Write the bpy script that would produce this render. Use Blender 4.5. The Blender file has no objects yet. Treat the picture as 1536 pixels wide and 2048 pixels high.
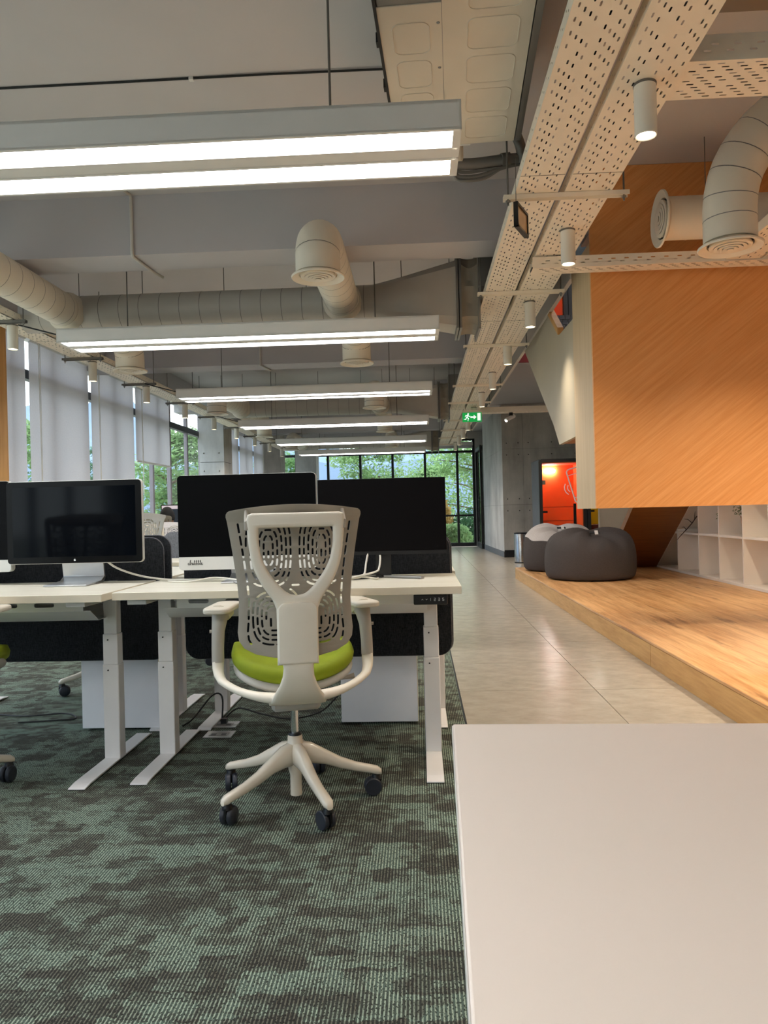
import bpy, bmesh, math, random
from mathutils import Matrix, Vector
random.seed(7)
PI = math.pi
S = bpy.context.scene
COL = S.collection

# ------------------------------------------------------------------ camera
def make_camera():
    cd = bpy.data.cameras.new('camera'); co = bpy.data.objects.new('camera', cd); COL.objects.link(co)
    cd.sensor_fit = 'AUTO'; cd.sensor_width = 36.0; cd.lens = 1500.0 * 36.0 / 2048.0
    cd.clip_start = 0.02; cd.clip_end = 900
    yaw, roll = math.atan(70 / 1500), 0.0245
    Rv = Vector((math.cos(yaw), math.sin(yaw), 0)); F = Vector((-math.sin(yaw), math.cos(yaw), 0)); U = Vector((0, 0, 1))
    cx = Rv * math.cos(roll) - U * math.sin(roll); cy = Rv * math.sin(roll) + U * math.cos(roll); cz = -F
    m = Matrix((cx, cy, cz)).transposed().to_4x4(); m.translation = (0, 0, 1.08)
    co.matrix_world = m
    S.camera = co
make_camera()

# ------------------------------------------------------------------ light, sky, exposure
SKY = 4.6
STRIP = 17.0        # light strips of the linear ceiling lamps
SPOT = 78.0         # W, downlights in the cylinders
S.view_settings.view_transform = 'Standard'
S.view_settings.look = 'None'
S.view_settings.exposure = 0.0
S.view_settings.gamma = 1.0
S.view_settings.use_curve_mapping = False
S.cycles.max_bounces = 10
S.cycles.diffuse_bounces = 6
S.cycles.transparent_max_bounces = 24
S.cycles.sample_clamp_indirect = 6.0
def make_world():
    w = bpy.data.worlds.new('world'); S.world = w; w.use_nodes = True
    n = w.node_tree.nodes; l = w.node_tree.links
    bg = n['Background']
    g = n.new('ShaderNodeTexCoord'); sp = n.new('ShaderNodeSeparateXYZ'); r = n.new('ShaderNodeValToRGB')
    l.new(g.outputs['Generated'], sp.inputs[0]); l.new(sp.outputs['Z'], r.inputs[0])
    e = r.color_ramp.elements
    e[0].position = 0.0; e[0].color = (.86, .91, .95, 1)
    e[1].position = .6; e[1].color = (.74, .82, .94, 1)
    l.new(r.outputs[0], bg.inputs[0]); bg.inputs[1].default_value = SKY
make_world()

# ------------------------------------------------------------------ materials
def L(h):
    h = h.lstrip('#'); o = []
    for i in (0, 2, 4):
        c = int(h[i:i + 2], 16) / 255
        o.append(c / 12.92 if c <= .04045 else ((c + .055) / 1.055) ** 2.4)
    return (*o, 1)
MATS = {}
class NT:
    def __init__(s, name):
        s.m = bpy.data.materials.new(name); s.m.use_nodes = True
        s.n = s.m.node_tree.nodes; s.l = s.m.node_tree.links
        s.b = s.n['Principled BSDF']; s.out = s.n['Material Output']
    def new(s, t, **k):
        x = s.n.new(t)
        for a, v in k.items(): setattr(x, a, v)
        return x
    def link(s, a, b): s.l.new(a, b)
    def coord(s, scale=(1, 1, 1), rot=(0, 0, 0), kind='Object'):
        c = s.new('ShaderNodeTexCoord'); v = c.outputs[kind]
        for key, val in (('Rotation', rot), ('Scale', scale)):
            m = s.new('ShaderNodeMapping'); m.inputs[key].default_value = val; s.link(v, m.inputs[0]); v = m.outputs[0]
        return v
    def noise(s, vec, sc=5, det=4, rough=.55):
        t = s.new('ShaderNodeTexNoise'); t.inputs['Scale'].default_value = sc; t.inputs['Detail'].default_value = det
        t.inputs['Roughness'].default_value = rough; s.link(vec, t.inputs['Vector']); return t.outputs['Fac']
    def ramp(s, fac, stops):
        r = s.new('ShaderNodeValToRGB'); e = r.color_ramp.elements
        while len(e) < len(stops): e.new(.5)
        for i, (p, c) in enumerate(stops): e[i].position = p; e[i].color = c
        s.link(fac, r.inputs[0]); return r.outputs[0]
    def math(s, op, a, b=None):
        m = s.new('ShaderNodeMath', operation=op)
        for i, v in enumerate((a, b)):
            if v is None: continue
            if isinstance(v, (int, float)): m.inputs[i].default_value = v
            else: s.link(v, m.inputs[i])
        return m.outputs[0]
    def mix(s, f, a, b):
        m = s.new('ShaderNodeMix', data_type='RGBA')
        for i, v in ((0, f), (6, a), (7, b)):
            if isinstance(v, (int, float)): m.inputs[i].default_value = v
            elif isinstance(v, tuple): m.inputs[i].default_value = v
            else: s.link(v, m.inputs[i])
        return m.outputs[2]
    def bump(s, fac, st=.2, dist=.005):
        b = s.new('ShaderNodeBump'); b.inputs['Strength'].default_value = st; b.inputs['Distance'].default_value = dist
        s.link(fac, b.inputs['Height']); s.link(b.outputs[0], s.b.inputs['Normal'])
def plain(name, col, rough=.5, metal=0., var=.06, sc=6, spec=.5, bump=0., coat=0.):
    t = NT(name); c = L(col) if isinstance(col, str) else col
    v = t.coord()
    f = t.noise(v, sc, 3)
    lo = tuple(x * (1 - var) for x in c[:3]) + (1,); hi = tuple(min(1, x * (1 + var)) for x in c[:3]) + (1,)
    t.link(t.ramp(f, [(.3, lo), (.7, hi)]), t.b.inputs['Base Color'])
    t.b.inputs['Roughness'].default_value = rough; t.b.inputs['Metallic'].default_value = metal
    t.b.inputs['Specular IOR Level'].default_value = spec
    if coat: t.b.inputs['Coat Weight'].default_value = coat
    if bump: t.bump(t.noise(v, sc * 20, 2), bump, .002)
    MATS[name] = t.m; return t.m
def emit(name, col, st, base=(.9, .9, .9, 1)):
    t = NT(name); t.b.inputs['Emission Color'].default_value = L(col) if isinstance(col, str) else col
    t.b.inputs['Emission Strength'].default_value = st; t.b.inputs['Base Color'].default_value = base
    MATS[name] = t.m; return t.m
def wood(name, lo, hi, axis_scale, sc=1.0, rot=(0, 0, 0), rough=.45, knots=False, dark=None):
    t = NT(name); v = t.coord(axis_scale, rot)
    f = t.noise(v, sc, 6, .6); g = t.noise(v, sc * 4.5, 3, .5)
    h = t.math('ADD', t.math('MULTIPLY', f, .7), t.math('MULTIPLY', g, .3))
    c = t.ramp(h, [(.36, L(lo)), (.62, L(hi))])
    if knots:
        k = t.noise(t.coord((5.5, .7, 5.5), rot), 1.5, 5, .65)
        c = t.mix(t.ramp(k, [(.58, (0, 0, 0, 1)), (.70, (.85, .85, .85, 1))]), c, L(dark))
    t.link(c, t.b.inputs['Base Color']); t.b.inputs['Roughness'].default_value = rough
    t.bump(g, .08, .001)
    MATS[name] = t.m; return t.m
def mat_carpet():
    t = NT('carpet_weave'); c = t.new('ShaderNodeTexCoord'); sp = t.new('ShaderNodeSeparateXYZ'); t.link(c.outputs['Object'], sp.inputs[0])
    x, y = sp.outputs[0], sp.outputs[1]
    st = t.math('FRACT', t.math('MULTIPLY', x, 1 / .0092))
    line = t.math('GREATER_THAN', t.math('ABSOLUTE', t.math('SUBTRACT', st, .5)), .30)
    wob = t.math('MULTIPLY', t.noise(t.coord((1, 1, 1)), 22, 2), .05)
    def cells(px, py, sd):
        yy = t.math('FLOOR', t.math('DIVIDE', t.math('ADD', y, wob), py))
        w1 = t.new('ShaderNodeTexWhiteNoise', noise_dimensions='1D'); t.link(t.math('ADD', yy, sd), w1.inputs['W'])
        xx = t.math('FLOOR', t.math('ADD', t.math('DIVIDE', t.math('ADD', x, wob), px), t.math('MULTIPLY', w1.outputs['Value'], 7.3)))
        cb = t.new('ShaderNodeCombineXYZ'); t.link(xx, cb.inputs[0]); t.link(yy, cb.inputs[1]); cb.inputs[2].default_value = sd
        w3 = t.new('ShaderNodeTexWhiteNoise', noise_dimensions='3D'); t.link(cb.outputs[0], w3.inputs['Vector']); return w3.outputs['Value']
    a = t.math('MULTIPLY', cells(.13, .085, 1.5), .40); b = t.math('MULTIPLY', cells(.055, .045, 4.5), .35); d = t.math('MULTIPLY', cells(.09, .024, 8.5), .25)
    mval = t.math('ADD', t.math('ADD', a, b), t.math('ADD', d, t.math('MULTIPLY', t.math('SUBTRACT', t.noise(t.coord((30, 12, 1)), 1, 2), .5), .35)))
    base = t.ramp(mval, [(.25, L('#353532')), (.5, L('#424741')), (.75, L('#55645b'))])
    thread = t.mix(t.ramp(mval, [(.32, (0, 0, 0, 1)), (.62, (1, 1, 1, 1))]), L('#68685c'), t.mix(t.noise(t.coord((2, 2, 2)), 1, 2), L('#93ab9b'), L('#a6ad98')))
    sn = t.noise(t.coord((240, 130, 1)), 1, 1)
    f = t.math('MULTIPLY', line, t.math('GREATER_THAN', sn, .40))
    col = t.mix(f, base, thread)
    col = t.mix(t.ramp(sn, [(.36, (.7, .7, .7, 1)), (.5, (0, 0, 0, 1))]), col, L('#2b2a26'))
    t.link(col, t.b.inputs['Base Color']); t.b.inputs['Roughness'].default_value = .95; t.b.inputs['Specular IOR Level'].default_value = .1
    t.bump(t.math('ADD', line, sn), .5, .003)
    MATS['carpet'] = t.m
def mat_tile():
    t = NT('floor_tile'); v = t.coord((2.2, 3.4, 1), kind='Object')
    oi = t.new('ShaderNodeObjectInfo')
    f = t.noise(v, 3.0, 9, .68)
    c = t.ramp(f, [(.3, L('#968d80')), (.7, L('#b2a99b'))])
    c = t.mix(t.math('MULTIPLY', oi.outputs['Random'], .22), c, L('#9f9384'))
    t.link(c, t.b.inputs['Base Color']); t.b.inputs['Roughness'].default_value = .24
    t.bump(t.noise(t.coord((1, 1, 1)), 4, 3), .06, .01)
    MATS['tile'] = t.m
def mat_fabric(name, lo, hi, sx=420, sz=60, rough=.95):
    t = NT(name); f = t.noise(t.coord((sx, sx, sz)), 1, 2); g = t.noise(t.coord((60, 60, 420)), 1, 2)
    h = t.math('ADD', t.math('MULTIPLY', f, .6), t.math('MULTIPLY', g, .4))
    t.link(t.ramp(h, [(.38, L(lo)), (.62, L(hi))]), t.b.inputs['Base Color'])
    t.b.inputs['Roughness'].default_value = rough; t.b.inputs['Specular IOR Level'].default_value = .1
    t.bump(h, .3, .001); MATS[name] = t.m
def mat_concrete(name, lo, hi, st=(6, 6, 1.2)):
    t = NT(name); f = t.noise(t.coord(st), .6, 8, .65); g = t.noise(t.coord((1, 1, 1)), 1.1, 6, .6)
    h = t.math('ADD', t.math('MULTIPLY', f, .45), t.math('MULTIPLY', g, .55))
    t.link(t.ramp(h, [(.36, L(lo)), (.64, L(hi))]), t.b.inputs['Base Color']); t.b.inputs['Roughness'].default_value = .8
    t.bump(t.noise(t.coord((1, 1, 1)), 40, 4), .15, .003); MATS[name] = t.m
def mat_glass():
    t = NT('window_glass'); tr = t.new('ShaderNodeBsdfTransparent'); gl = t.new('ShaderNodeBsdfGlossy'); mx = t.new('ShaderNodeMixShader')
    tr.inputs[0].default_value = (.92, .95, .945, 1); gl.inputs['Roughness'].default_value = .02
    ge = t.new('ShaderNodeNewGeometry'); dp = t.new('ShaderNodeVectorMath', operation='DOT_PRODUCT'); t.link(ge.outputs['Incoming'], dp.inputs[0]); t.link(ge.outputs['Normal'], dp.inputs[1])
    k = t.math('POWER', t.math('SUBTRACT', 1.0, t.math('ABSOLUTE', dp.outputs['Value'])), 5.0)
    t.link(t.math('ADD', t.math('MULTIPLY', k, .55), .02), mx.inputs[0]); t.link(tr.outputs[0], mx.inputs[1]); t.link(gl.outputs[0], mx.inputs[2]); t.link(mx.outputs[0], t.out.inputs[0])
    MATS['glass'] = t.m
def mat_translucent(name, col, tcol, fac, rough_noise=None):
    t = NT(name); d = t.new('ShaderNodeBsdfDiffuse'); tl = t.new('ShaderNodeBsdfTranslucent'); mx = t.new('ShaderNodeMixShader')
    f = t.noise(t.coord((60, 60, 60) if rough_noise is None else rough_noise), 1, 2)
    c = L(col); k = L(tcol)
    v = .03 if rough_noise is None else .45
    t.link(t.ramp(f, [(.3, tuple(x * (1 - v) for x in c[:3]) + (1,)), (.7, tuple(min(1, x * (1 + v)) for x in c[:3]) + (1,))]), d.inputs[0])
    t.link(t.ramp(f, [(.3, tuple(x * (1 - v) for x in k[:3]) + (1,)), (.7, tuple(min(1, x * (1 + v)) for x in k[:3]) + (1,))]), tl.inputs[0])
    mx.inputs[0].default_value = fac
    t.link(d.outputs[0], mx.inputs[1]); t.link(tl.outputs[0], mx.inputs[2]); t.link(mx.outputs[0], t.out.inputs[0]); MATS[name] = t.m
mat_carpet(); mat_tile(); mat_glass()
mat_fabric('screen_fabric', '#1a1c1f', '#323437'); mat_fabric('grey_fabric', '#55565a', '#75767a')
mat_fabric('bag_dark', '#494442', '#585351', 420, 420); mat_fabric('bag_light', '#a9a3a0', '#c2bcb8', 420, 420)
mat_fabric('mesh_white', '#d6d1d1', '#eae7e7', 420, 420)
mat_concrete('concrete', '#96918a', '#c4bfb6'); mat_concrete('concrete_pale', '#a3a3a3', '#cfcfcd')
mat_translucent('blind_cloth', '#bdb9bb', '#bab4b4', .46)
mat_translucent('leaf_green', '#5f7f55', '#93b878', .42, (.9, .9, .9)); mat_translucent('leaf_deep', '#46664b', '#7da574', .4, (.9, .9, .9))
mat_translucent('leaf_pale', '#7f9a6a', '#b0cc92', .42, (.9, .9, .9)); mat_translucent('leaf_yellow', '#b0935a', '#ccae6a', .4, (.9, .9, .9))
plain('paint_ceiling', '#c6c2c2', .9, var=.02, sc=1.5); plain('paint_beam', '#bab7ba', .9, var=.02, sc=1.5)
plain('paint_wall', '#d2cec8', .85, var=.02)
plain('tray_paint', '#f3e8d5', .5, var=.03); plain('lamp_white', '#e6e4e0', .5, var=.02); plain('lamp_frame', '#e3e0da', .4, var=.02)
plain('spot_white', '#e6e1d5', .45, var=.02); plain('duct_grey', '#c2bcb3', .45, metal=.0, var=.05, sc=3)
plain('duct_cream', '#e8dfce', .45, var=.04, sc=3); plain('canvas', '#9a9183', .7, var=.15, sc=4)
plain('galv', '#8c8a86', .38, metal=.6, var=.1, sc=2); plain('fcu_panel', '#d9d1c1', .5, metal=0., var=.05, sc=2)
plain('rod_grey', '#77746f', .5, metal=.4); plain('black_rubber', '#17181a', .6); plain('caster_navy', '#272a33', .45)
plain('black_plastic', '#0c0c0e', .35); plain('screen_black', '#020203', .35, spec=.08, var=0); plain('bezel_black', '#050506', .3, spec=.15, var=0)
plain('screen_blue', '#03060c', .07, spec=.09, var=0)
plain('matte_screen', '#060405', .5, spec=.1, var=0)
plain('aluminium', '#c9cbcd', .32, metal=.85, var=.03); plain('alu_pale', '#d9d8d2', .45, metal=.2, var=.02)
plain('steel', '#b9b7b4', .2, metal=1., var=.05); plain('chrome', '#cfd2d4', .12, metal=1., var=.02)
plain('desk_edge', '#eee2ca', .5, var=.08, sc=3); plain('desk_metal', '#eeeceb', .35, var=.02); plain('desk_metal_grey', '#c6c6c4', .4, var=.02)
plain('laminate_white', '#e5d8ca', .42, var=.012, sc=2); plain('cabinet_white', '#f0f1f6', .5, var=.02); plain('shelf_white', '#efe6da', .55, var=.02)
plain('chair_grey', '#a39c8f', .5, var=.03); plain('chair_cream', '#ebe3d2', .45, var=.03); plain('chair_base', '#ded4c2', .2, var=.03, coat=.4)
plain('chair_post', '#a8a296', .4, var=.03); plain('lime_fabric', '#869500', .75, var=.1, sc=9, bump=.1); plain('chair_shell', '#b8b4ac', .5)
plain('booth_grey', '#5d6268', .7); plain('pad_cream', '#d2cbba', .5, var=.03); plain('booth_black', '#141416', .5); plain('booth_orange', '#ff7c34', .75, var=.05); plain('booth_yellow', '#e2c318', .8, var=.06)
plain('red_dark', '#6a0a12', .6); plain('stair_grey', '#b3a994', .6, var=.04, sc=2); plain('brick_black', '#35373b', .5, var=.2); plain('grout', '#b9a694', .8)
plain('cable_white', '#dcd8cc', .5); plain('cable_black', '#141415', .55); plain('cable_grey', '#6d6b68', .55); plain('conduit', '#c4c0ba', .6)
plain('hair_black', '#0d0b0a', .85, var=.2, sc=40); plain('skin', '#b98a6a', .55); plain('shirt_dark', '#2b2e36', .85); plain('trousers', '#22242b', .9)
plain('mullion_black', '#15171a', .45); plain('mullion_grey', '#8d868c', .5); plain('sign_green', '#0c8f3e', .4); plain('sign_white', '#f3f6f4', .4)
plain('plate_steel', '#9b9d9c', .3, metal=.7); plain('hill_blue', '#7688a0', 1.0, var=.12, sc=.05); plain('ground_pale', '#b9b7a6', 1., var=.2, sc=1.5)
plain('bark', '#6b5a48', .9, var=.2); plain('pot_tan', '#a5764c', .8); plain('plant_leaf', '#55652e', .7, var=.3, sc=30); plain('twig', '#3a2a20', .8)
plain('tan_face', '#b59a78', .15, var=.05); plain('ink', '#1c1c1c', .6); plain('throat_shade', '#0b0b0c', .7)
wood('oak', '#b07c48', '#deb07a', (11, .7, 11), 1.3, rough=.42, knots=True, dark='#7c4f27')
wood('oak_edge', '#b98a4e', '#d2a668', (9, 1.0, 9), 1.5, rough=.5)
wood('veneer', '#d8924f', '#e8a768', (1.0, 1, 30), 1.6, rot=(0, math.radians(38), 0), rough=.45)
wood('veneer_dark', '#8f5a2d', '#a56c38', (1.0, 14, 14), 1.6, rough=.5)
wood('veneer_side', '#c2a883', '#cfb793', (20, 20, 1), 1.2, rough=.5)
wood('desk_top', '#dcd6c3', '#e6e2d2', (1.2, 18, 18), 1.1, rough=.36)
wood('wall_wood', '#c9924e', '#dfae6c', (14, 14, 1), 1., rough=.5)
emit('strip', (1, .98, .98, 1), STRIP); emit('spot_face', (1, .9, .68, 1), 9); emit('booth_lamp', (1, .97, .95, 1), 62)
emit('code_screen', '#10202e', .8, (.01, .01, .01, 1)); emit('code_bar', '#e8d8dc', .8, (.01, .01, .01, 1)); emit('code_text', '#7f93a8', .5, (.01, .01, .01, 1))
emit('sign_green_lit', '#0fa048', .75, L('#0c8f3e')); emit('sign_white_lit', '#e8f4ee', .9)
M = MATS

# ------------------------------------------------------------------ mesh helpers
class MB:
    def __init__(s): s.v = []; s.f = []; s.mi = []; s.cur = 0
    def add(s, vs, fs):
        o = len(s.v); s.v += [tuple(x) for x in vs]; s.f += [tuple(i + o for i in f) for f in fs]; s.mi += [s.cur] * len(fs); return s
    def box(s, x0, x1, y0, y1, z0, z1, mtx=None):
        vs = [Vector((x, y, z)) for z in (z0, z1) for y in (y0, y1) for x in (x0, x1)]
        if mtx: vs = [mtx @ v for v in vs]
        return s.add(vs, [(0, 2, 3, 1), (4, 5, 7, 6), (0, 1, 5, 4), (2, 6, 7, 3), (0, 4, 6, 2), (1, 3, 7, 5)])
    def tube(s, pts, r, n=10, cap=True, rx=None):
        pts = [Vector(p) for p in pts]; rs = r if isinstance(r, (list, tuple)) else [r] * len(pts)
        t0 = (pts[1] - pts[0]).normalized(); up = Vector((0, 0, 1)) if abs(t0.z) < .9 else Vector((0, 1, 0))
        a = t0.cross(up).normalized(); o = len(s.v); vs = []
        for i, p in enumerate(pts):
            t = ((pts[min(i + 1, len(pts) - 1)] - p).normalized() + (p - pts[max(i - 1, 0)]).normalized())
            t = t.normalized() if t.length > 1e-6 else t0
            a = (a - t * a.dot(t)).normalized(); b = t.cross(a)
            for k in range(n):
                w = 2 * PI * k / n; vs.append(p + a * math.cos(w) * rs[i] + b * math.sin(w) * rs[i] * (rx or 1))
        fs = [(i * n + k, i * n + (k + 1) % n, (i + 1) * n + (k + 1) % n, (i + 1) * n + k) for i in range(len(pts) - 1) for k in range(n)]
        if cap: fs += [tuple(range(n))[::-1], tuple((len(pts) - 1) * n + k for k in range(n))]
        return s.add(vs, fs)
    def lathe(s, prof, n=24, mtx=None):
        vs = []; fs = []
        for r, z in prof:
            for k in range(n):
                w = 2 * PI * k / n; v = Vector((r * math.cos(w), r * math.sin(w), z)); vs.append(mtx @ v if mtx else v)
        for i in range(len(prof) - 1):
            for k in range(n): fs.append((i * n + k, i * n + (k + 1) % n, (i + 1) * n + (k + 1) % n, (i + 1) * n + k))
        if prof[0][0] > 1e-5: fs.append(tuple(range(n))[::-1])
        if prof[-1][0] > 1e-5: fs.append(tuple((len(prof) - 1) * n + k for k in range(n)))
        return s.add(vs, fs)
    def prism(s, poly, axis, a0, a1):
        """poly: 2D points; axis 'x': (y,z) extruded along x; 'y': (x,z); 'z': (x,y)"""
        def P(p, a): return {'x': (a, p[0], p[1]), 'y': (p[0], a, p[1]), 'z': (p[0], p[1], a)}[axis]
        n = len(poly); vs = [P(p, a0) for p in poly] + [P(p, a1) for p in poly]
        return s.add(vs, [tuple(range(n))[::-1], tuple(range(n, 2 * n))] + [(i, (i + 1) % n, n + (i + 1) % n, n + i) for i in range(n)])
    def mesh(s, name, mats, smooth=35):
        me = bpy.data.meshes.new(name); me.from_pydata(s.v, [], s.f)
        for m in mats: me.materials.append(m)
        if len(mats) > 1:
            me.polygons.foreach_set('material_index', s.mi)
        bm = bmesh.new(); bm.from_mesh(me); bmesh.ops.recalc_face_normals(bm, faces=bm.faces); bm.to_mesh(me); bm.free()
        if smooth:
            me.shade_smooth(); me.set_sharp_from_angle(angle=math.radians(smooth))
        me.update(); return me
    def ob(s, name, mat, parent=None, smooth=35, bevel=0, seg=2, loc=None):
        mats = [M[m] for m in (mat if isinstance(mat, (list, tuple)) else [mat])]
        return link(name, s.mesh(name, mats, smooth), parent, bevel, seg, loc)
def link(name, me, parent=None, bevel=0, seg=2, loc=None):
    o = bpy.data.objects.new(name, me); COL.objects.link(o)
    if parent: o.parent = parent
    if loc: o.location = loc
    if bevel:
        b = o.modifiers.new('edge', 'BEVEL'); b.width = bevel; b.segments = seg; b.limit_method = 'ANGLE'; b.angle_limit = math.radians(40)
    return o
def tag(o, label=None, cat=None, group=None, kind=None):
    if label: o['label'] = label
    if cat: o['category'] = cat
    if group: o['group'] = group
    if kind: o['kind'] = kind
    return o
def thing(name, label, cat, loc=(0, 0, 0), rz=0, group=None):
    o = bpy.data.objects.new(name, None); COL.objects.link(o); o.location = loc; o.rotation_euler = (0, 0, rz); o.empty_display_size = .1
    return tag(o, label, cat, group)
def struct(name, label=None, loc=(0, 0, 0)):
    o = bpy.data.objects.new(name, None); COL.objects.link(o); o.location = loc; o['kind'] = 'structure'
    if label: o['label'] = label
    return o
def dup(root, loc, rz=None, label=None, group=None, keep=lambda c: True):
    r = root.copy(); COL.objects.link(r); r.location = loc
    if rz is not None: r.rotation_euler = (0, 0, rz)
    if label: r['label'] = label
    if group: r['group'] = group
    for ch in list(root.children):
        if not keep(ch): continue
        c = ch.copy(); COL.objects.link(c); c.parent = r
        for g in list(ch.children):
            d = g.copy(); COL.objects.link(d); d.parent = c
    return r
def plate(name, outline, holes, th, bevel=0, axis='y', at=0.):
    """flat plate with real holes; outline and holes are 2D loops; axis y puts the plate in the XZ plane"""
    cu = bpy.data.curves.new(name, 'CURVE'); cu.dimensions = '2D'; cu.fill_mode = 'BOTH'; cu.extrude = th / 2 - bevel; cu.bevel_depth = bevel; cu.bevel_resolution = 1 if bevel else 0
    for loop in [outline] + holes:
        sp = cu.splines.new('POLY'); sp.points.add(len(loop) - 1); sp.use_cyclic_u = True
        for p, q in zip(sp.points, loop): p.co = (q[0], q[1], 0, 1)
    o = bpy.data.objects.new(name, cu); COL.objects.link(o)
    dg = bpy.context.evaluated_depsgraph_get(); me = bpy.data.meshes.new_from_object(o.evaluated_get(dg)); bpy.data.objects.remove(o); bpy.data.curves.remove(cu)
    bm = bmesh.new(); bm.from_mesh(me); bmesh.ops.remove_doubles(bm, verts=bm.verts, dist=1e-6)
    if axis == 'y':
        for v in bm.verts: v.co = Vector((v.co.x, at - v.co.z, v.co.y))
    elif axis == 'x':
        for v in bm.verts: v.co = Vector((at + v.co.z, v.co.x, v.co.y))
    else:
        for v in bm.verts: v.co = Vector((v.co.x, v.co.y, at + v.co.z))
    bmesh.ops.recalc_face_normals(bm, faces=bm.faces); bm.to_mesh(me); bm.free(); me.name = name
    return me
def finish(me, mat, smooth=35):
    me.materials.clear(); me.materials.append(M[mat])
    me.shade_smooth(); me.set_sharp_from_angle(angle=math.radians(smooth)); return me
def rrect(x0, x1, z0, z1, r, n=6):
    rr = r if isinstance(r, (list, tuple)) else [r] * 4; out = []
    for (cx, cz, a, q) in ((x1 - rr[0], z1 - rr[0], 0, rr[0]), (x0 + rr[1], z1 - rr[1], 90, rr[1]), (x0 + rr[2], z0 + rr[2], 180, rr[2]), (x1 - rr[3], z0 + rr[3], 270, rr[3])):
        if q < 1e-4: out.append((cx, cz)); continue
        for k in range(n + 1):
            w = math.radians(a + 90 * k / n); out.append((cx + q * math.cos(w), cz + q * math.sin(w)))
    return out
def capsule(pts, w, n=5):
    """loop around a polyline of 2D points with round ends"""
    pts = [Vector(p) for p in pts]; lft = []; rgt = []
    for i, p in enumerate(pts):
        t = (pts[min(i + 1, len(pts) - 1)] - pts[max(i - 1, 0)]).normalized(); nn = Vector((-t.y, t.x))
        lft.append(p + nn * w / 2); rgt.append(p - nn * w / 2)
    def cap(c, t):
        nn = Vector((-t.y, t.x)); return [c + (nn * math.cos(PI * k / n) + t * math.sin(PI * k / n)) * w / 2 for k in range(1, n)]
    e = cap(pts[-1], (pts[-1] - pts[-2]).normalized()); b = cap(pts[0], (pts[0] - pts[1]).normalized())
    return [tuple(q) for q in lft + e + rgt[::-1] + b]
def perf(mb, org, ud, vd, length, cols, pitch, sl, sw, skip=0.0):
    """perforated sheet: strips across v, slots along u"""
    org, ud, vd = Vector(org), Vector(ud), Vector(vd); n = int(length / pitch); pitch = length / n
    rnd = random.Random(3)
    for ci, (v0, v1, slot) in enumerate(cols):
        if not slot:
            mb.add([org + vd * v0, org + ud * length + vd * v0, org + ud * length + vd * v1, org + vd * v1], [(0, 1, 2, 3)]); continue
        off = (ci % 3) * pitch / 3; vc = (v0 + v1) / 2; u = 0.0
        if off > 0:
            mb.add([org + vd * v0, org + ud * off + vd * v0, org + ud * off + vd * v1, org + vd * v1], [(0, 1, 2, 3)])
        for k in range(n):
            a = off + k * pitch; b = min(a + pitch, length)
            q = [org + ud * a + vd * v0, org + ud * b + vd * v0, org + ud * b + vd * v1, org + ud * a + vd * v1]
            if rnd.random() < skip or b - a < pitch * .9: mb.add(q, [(0, 1, 2, 3)]); continue
            c = (a + b) / 2; e = sw * .45
            h = [org + ud * (c + du) + vd * (vc + dv) for du, dv in ((-sl / 2 + e, -sw / 2), (sl / 2 - e, -sw / 2), (sl / 2, -sw / 2 + e), (sl / 2, sw / 2 - e), (sl / 2 - e, sw / 2), (-sl / 2 + e, sw / 2), (-sl / 2, sw / 2 - e), (-sl / 2, -sw / 2 + e))]
            mb.add(q + h, [(0, 1, 5, 4), (1, 6, 5), (1, 2, 7, 6), (2, 8, 7), (2, 3, 9, 8), (3, 10, 9), (3, 0, 11, 10), (0, 4, 11)])
ORD = ['first', 'second', 'third', 'fourth', 'fifth', 'sixth', 'seventh', 'eighth', 'ninth', 'tenth', 'eleventh', 'twelfth', 'thirteenth', 'fourteenth']

# ------------------------------------------------------------------ setting: floor, ceiling, walls
CZ = 3.41
fl = MB().box(-4.4, 5.2, -4.2, 23.0, -.3, -.014).ob('floor', 'grout'); tag(fl, kind='structure')
MB().box(-4.24, .206, -4.0, 22.4, -.013, 0).ob('carpet', 'carpet', fl)
MB().box(.206, .214, -4.0, 22.4, -.012, .0015).ob('edge_strip', 'black_plastic', fl)
tm = MB().box(-.398, .398, -.398, .398, -.013, 0).mesh('tile', [M['tile']])
for k in range(-6, 23):
    for cx in (.6145, 1.4145):
        y = 4.89 + .8 * k
        if y < 22.2: link('tile', tm, fl, loc=(cx, y, 0))
for k in range(9, 23):
    for c in range(4):
        y = 4.89 + .8 * k
        if y < 22.2: link('tile', tm, fl, loc=(2.2145 + .8 * c, y, 0))

ce = MB()
ce.box(-4.4, 1.24, -4.2, 23, CZ, CZ + .3); ce.box(1.24, 5.2, -4.2, 5.83, CZ, CZ + .3); ce.box(1.24, 5.2, 16.9, 23, CZ, CZ + .3)
ce = ce.ob('ceiling', 'paint_ceiling'); tag(ce, kind='structure')
def beam(y0, y1, z0=2.98, x0=-4.4, x1=1.21, m='paint_beam'): return MB().box(x0, x1, y0, y1, z0, CZ).ob('beam', m, ce)
for y in (1.3, 5.33, 9.385, 13.42, 17.46, 21.5): beam(y, y + .35)
beam(-4.0, 22.4, 3.12, -4.24, -3.95)
beam(5.25, 5.6, 3.0, 1.24, 5.0)
MB().box(1.205, 1.24, 5.84, 16.9, 2.84, CZ).ob('bulkhead', 'paint_wall', ce)

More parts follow.
